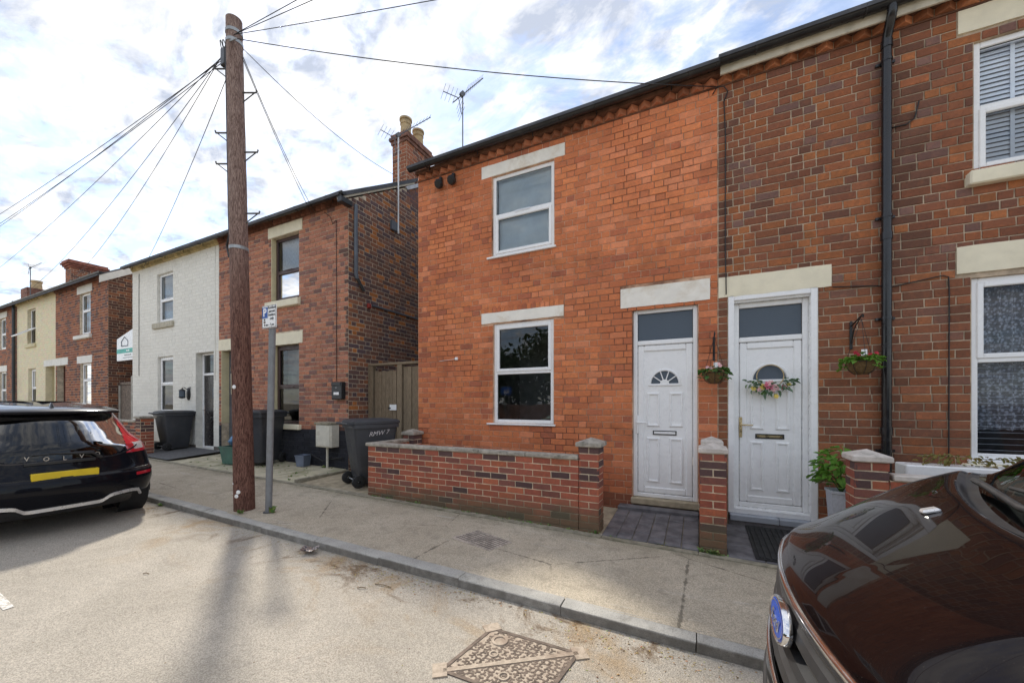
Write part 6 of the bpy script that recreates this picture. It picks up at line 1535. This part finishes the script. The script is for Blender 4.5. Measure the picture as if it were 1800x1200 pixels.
for i in range(15):
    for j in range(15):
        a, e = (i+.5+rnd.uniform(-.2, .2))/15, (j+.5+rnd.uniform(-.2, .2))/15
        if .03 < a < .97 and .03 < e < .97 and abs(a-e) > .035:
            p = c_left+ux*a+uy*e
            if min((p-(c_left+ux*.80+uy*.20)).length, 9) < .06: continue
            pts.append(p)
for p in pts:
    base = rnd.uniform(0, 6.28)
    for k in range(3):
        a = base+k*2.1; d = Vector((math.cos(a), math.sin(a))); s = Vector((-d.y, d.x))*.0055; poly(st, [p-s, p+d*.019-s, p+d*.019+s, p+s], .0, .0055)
tag(st.build('cast_studs', m['iron_dk'], mh), kind='stuff')  # dark raised marks standing in for the grooves of the casting
for p, r in ((c_left+ux*.80+uy*.20, .055), (c_left+ux*.52+uy*.28, .03), (c_left+ux*.22+uy*.55, .035)): b = MB(); b.lathe([(r*.6, .003), (r*.65, .010), (r*.95, .010), (r, .003)], (p[0], p[1], Zt(*p)), 24); b.build('boss', m['iron'], mh, 40)
pc = thing('inspection_cover', 'small rectangular rusty iron cover set in the pavement by the garden wall', 'cover', (-1.98, 3.42, zp(-2, 3.4)))
q4 = [Vector((-2.30, 3.30)), Vector((-2.17, 3.60)), Vector((-1.70, 3.47)), Vector((-1.80, 3.19))]; ZP = lambda p, d: (p[0], p[1], zp(p[0], p[1])+d)
def ppoly(b, pts, d0, d1): n_ = len(pts); b.add([ZP(p, d0) for p in pts]+[ZP(p, d1) for p in pts], [tuple(range(n_, 2*n_))]+[(i, (i+1) % n_, n_+(i+1) % n_, n_+i) for i in range(n_)])
b = MB(); ppoly(b, q4, -.02, .004); b.build('plate', mk('cover_gap', (.07, .06, .05), .9), pc); st = MB()
for i in range(14):
    for j in range(8):
        a0, a1, e0, e1 = (i+.12)/14, (i+.8)/14, (j+.12)/8, (j+.8)/8; P_ = lambda a, e: q4[0].lerp(q4[3], a).lerp(q4[1].lerp(q4[2], a), e); ppoly(st, [P_(a0, e0), P_(a1, e0), P_(a1, e1), P_(a0, e1)], .003, .008)
tag(st.build('raised_squares', m['iron_path'], pc), kind='stuff')
b = MB()
for i in range(4): p, q_ = q4[i], q4[(i+1) % 4]; n_ = (q_-p).normalized(); s = Vector((-n_.y, n_.x))*.006; ppoly(b, [p-s, q_-s, q_+s, p+s], -.01, .006)
b.build('frame', m['iron_path'], pc)
# crumpled packet
pk = MB(); rnd = random.Random(5); V = []
for i in range(5):
    for j in range(5): V.append((i*.035-.07, j*.03-.06, .012+rnd.uniform(0, .03)+.02*((i-2)**2)/4))
pk.add(V, [(i*5+j, (i+1)*5+j, (i+1)*5+j+1, i*5+j+1) for i in range(4) for j in range(4)]); pk.xf(Matrix.Translation((-3.41, 2.49, zr(-3.4)+.004)) @ Matrix.Rotation(.5, 4, 'Z'))
t = NT('printed_foil'); v_ = t.vor(60); m['foil'] = t.set(col=t.mix(t.rng(v_.outputs['Distance'], .2, .6), (.03, .045, .08), (.30, .25, .22)), rough=.35, metal=.3); tag(pk.build('litter_packet', m['foil']), 'crumpled foil packet lying in the gutter against the kerb', 'litter')
# leaf litter and grit along the gutter, weeds along the wall foot
rnd = random.Random(77); db = MB(); cols = ((.40, .29, .12), (.30, .19, .08), (.16, .10, .05), (.45, .36, .18))
def bit(x, y, z, s, col):
    a = rnd.uniform(0, 6.28); ca, sa = math.cos(a), math.sin(a); L, W = s, s*rnd.uniform(.3, .7); hgt = s*rnd.uniform(.15, .5)
    P_ = [(-L, 0, .002), (0, -W, hgt*.6), (L, 0, .002+hgt*.3), (0, W, hgt), (0, 0, hgt*1.2)]
    db.add([(x+u*ca-v*sa, y+u*sa+v*ca, z+w_) for u, v, w_ in P_], [(0, 1, 4), (1, 2, 4), (2, 3, 4), (3, 0, 4)], col)
clusters = [(-2.45, 2.42, .35, .10, 260), (-2.0, 2.5, .3, .06, 140), (-.55, 2.45, .22, .06, 120), (-.25, 2.52, .2, .05, 80), (-1.4, 2.55, .4, .03, 90), (-4.2, 2.52, .5, .06, 130), (-6.6, 2.5, .6, .06, 120), (-.35, 2.2, .25, .12, 60), (-3.4, 2.45, .4, .08, 60), (0.1, 2.45, .2, .08, 60)]
for (cx, cy, sx, sy, n_) in clusters:
    for k in range(n_):
        x, y = rnd.gauss(cx, sx), min(2.585, rnd.gauss(cy, sy)); bit(x, y, zr(x), rnd.uniform(.003, .011), tuple(q_*rnd.uniform(.8, 1.2) for q_ in rnd.choice(cols)))
for k in range(420): x, y = rnd.uniform(-7, .2), rnd.uniform(.6, 2.55); bit(x, y, zr(x), rnd.uniform(.002, .007), tuple(q_*rnd.uniform(.7, 1.2) for q_ in rnd.choice(cols[1:3]+((.3, .27, .22),))))
for k in range(160): x, y = rnd.uniform(-7, .5), rnd.uniform(2.8, 3.98); bit(x, y, zp(x, y), rnd.uniform(.002, .006), rnd.choice(cols[1:]))
t = NT('leaf_litter'); a_ = t.n('ShaderNodeAttribute'); a_.attribute_name = 'bc'; m['litter'] = t.set(col=a_.outputs['Color'], rough=.9); tag(db.build('leaf_litter', m['litter']), 'dry leaf scraps and grit along the gutter', 'debris', kind='stuff')
wd = MB()
def tuft(x, y, z, n_, h):
    for k in range(n_):
        a = rnd.uniform(0, 6.28); l = h*rnd.uniform(.4, 1); dx, dy = math.cos(a)*l*.7, math.sin(a)*l*.7; w_ = .004+h*.05; px_, py2 = -math.sin(a)*w_, math.cos(a)*w_; ox, oy = rnd.gauss(0, .02), rnd.gauss(0, .008)
        wd.add([(x+ox-px_, y+oy-py2, z), (x+ox+px_, y+oy+py2, z), (x+ox+dx*.6+px_*1.3, y+oy+dy*.6+py2*1.3, z+l*.7), (x+ox+dx, y+oy+dy, z+l*.75), (x+ox+dx*.6-px_*1.3, y+oy+dy*.6-py2*1.3, z+l*.7)], [(0, 1, 2, 4), (2, 3, 4)], tuple(q_*rnd.uniform(.7, 1.3) for q_ in ((.14, .24, .05), (.20, .26, .07), (.12, .18, .05))[k % 3]))
for k in range(70): x = rnd.uniform(-4.3, .3); tuft(x, 4.085+rnd.uniform(-.03, .02), zp(x, 4.08)+.004, rnd.randint(3, 8), rnd.uniform(.012, .035))
for (x, y, n_, h) in ((.13, 4.06, 40, .06), (.02, 4.08, 14, .05), (-.98, 4.09, 10, .05), (-4.74, 2.95, 30, .10), (-5.05, 2.75, 26, .06), (-6.6, 2.58, 30, .05), (-6.5, 5.05, 30, .10), (-7.3, 5.08, 30, .08), (-3.4, 4.07, 16, .04), (-.8, 5.1, 12, .05)): tuft(x, y, (zp(x, y)+.01) if y > 2.6 else zr(x), n_, h)
for k in range(60): x, y = rnd.uniform(-9.5, -6), rnd.uniform(4.1, 5.1); tuft(x, y, zleft(x, y)-.004, rnd.randint(3, 7), rnd.uniform(.01, .04))
t = NT('weed_green'); a_ = t.n('ShaderNodeAttribute'); a_.attribute_name = 'bc'; m['weed'] = t.set(col=a_.outputs['Color'], rough=.7); tag(wd.build('weeds', m['weed']), 'small green weeds along wall foot and kerb', 'weeds', kind='stuff')
for (x, y, a, L) in ((-2.30, 2.33, .1, .16), (-2.42, 2.22, .5, .07), (-4.2, 1.55, .4, .05)): b = MB(); b.tube([(x-L/2*math.cos(a), y-L/2*math.sin(a), zr(x)+.008), (x, y, zr(x)+.014), (x+L/2*math.cos(a), y+L/2*math.sin(a), zr(x)+.007)], .004, 5); tag(b.build('twig', m['timber']), {.16: 'longest dark twig on the brown dirt patch in the gutter', .07: 'short twig beside the longer one on the dirt patch', .05: 'little twig lying alone out on the open road'}[L], 'twig')
# white road marking at the left edge
t = NT('worn_road_paint'); nn_ = t.rng(t.noise(40, 5, .7), .42, .55); m['line'] = t.set(col=t.mix(nn_, (.42, .38, .32), (.75, .73, .68)), rough=.85)
b = MB(); b.add([(-4.95, .86, zr(-4.95)+.004), (-4.36, .84, zr(-4.36)+.004), (-4.36, .89, zr(-4.36)+.004), (-4.95, .91, zr(-4.95)+.004)], [(0, 1, 2, 3)]); tag(b.build('road_marking', m['line']), kind='structure')

# ------------------------------------------------------------------ across the street: seen in the panes and car paint
m['far_brick'] = mk('opposite_brick', (.20, .10, .07), .9, var=.35, vs=10); ow = MB(); ow.bbox(-22, 9, -6.62, -6.4, 0, 1.35, .02); tag(ow.build('boundary_wall', m['far_brick']), 'brick boundary wall across the street, seen only as a reflection in the panes', 'wall')
bark = mk('bark', (.12, .09, .06), .9, var=.3, vs=14, bump=.6); lfm = mk_leaf('tree_leaf', (.030, .065, .018), (.07, .12, .03))
def tree(lbl, x, y, h, rad, seed):
    rnd = random.Random(seed); tr = thing('tree', lbl, 'tree', (x, y, 0), 'trees across the street'); b = MB(); b.tube([(x, y, 0), (x+.1, y, h*.3), (x, y+.1, h*.6), (x+.1, y, h*.85)], [.2, .16, .1, .04], 10); cl_ = []
    for k in range(26):
        a = rnd.uniform(0, 6.28); r = rad*rnd.random()**.5; z = h*(.42+.5*rnd.random()); p = Vector((x+r*math.cos(a), y+r*math.sin(a), z)); cl_.append(p); b.tube([(x, y, z*.6), tuple(p)], [.05, .012], 5)
    b.build('trunk', bark, tr, True); f = MB()
    for p in cl_:
        for k in range(150):
            q_ = p+Vector((rnd.gauss(0, .42), rnd.gauss(0, .42), rnd.gauss(0, .36))); u = Vector((rnd.gauss(0, 1), rnd.gauss(0, 1), rnd.gauss(0, 1))).normalized(); v = u.cross(Vector((rnd.gauss(0, 1), rnd.gauss(0, 1), rnd.gauss(0, 1)))).normalized(); s = rnd.uniform(.10, .20); f.add([q_-u*s, q_+v*s*.5, q_+u*s, q_-v*s*.5], [(0, 1, 2, 3)])
    tag(f.build('crown', lfm, tr), kind='stuff')
for i, (x, y, h, r_) in enumerate(((-12.5, -8.2, 4.6, 2.0), (-9.2, -8.0, 4.3, 1.9), (-6.2, -8.4, 4.8, 2.1), (-3.2, -8.2, 4.2, 1.8))): tree('leafy tree beyond the boundary wall across the street, seen only as a reflection', x, y, h, r_, 200+i)

bs = thing('street_sign', 'small blue sign on thin posts across the street, reflected in the lower window', 'sign', (-7.6, -4.62, .1))
for dx in (-.12, .14): b = MB(); b.tube([(-7.6+dx*.3, -4.62, .1), (-7.6+dx, -4.62, 2.12)], .022, 8); b.build('post', m['galv'], bs)
MB().bbox(-7.86, -7.34, -4.60, -4.585, 1.78, 2.12, .004).build('sign_plate', blue, bs)
for (x0_, x1_, z0_, z1_) in ((-7.72, -7.48, 1.86, 1.90), (-7.68, -7.64, 1.90, 2.02), (-7.56, -7.5, 1.92, 2.0)): MB().box(x0_, x1_, -4.5845, -4.582, z0_, z1_).build('white_symbol', m['upvc'], bs)
ck = MB(); rnd = random.Random(9); V = []; n = 9
for i in range(n):
    for j in range(5): u = i/(n-1); V.append((-2.10+.19*u, FY+.10+.02*j, 1.172+(.02+.10*u**1.3)*math.sin(math.pi*(j+.6)/5.2)*rnd.uniform(.85, 1.1)))
ck.add(V, [(i*5+j, (i+1)*5+j, (i+1)*5+j+1, i*5+j+1) for i in range(n-1) for j in range(4)]); tag(ck.build('cloth', mk('pale_green_cloth', (.5, .62, .54), .9, var=.15, vs=30), None, True), 'pale green cloth heaped inside the corner of the lower window', 'cloth')
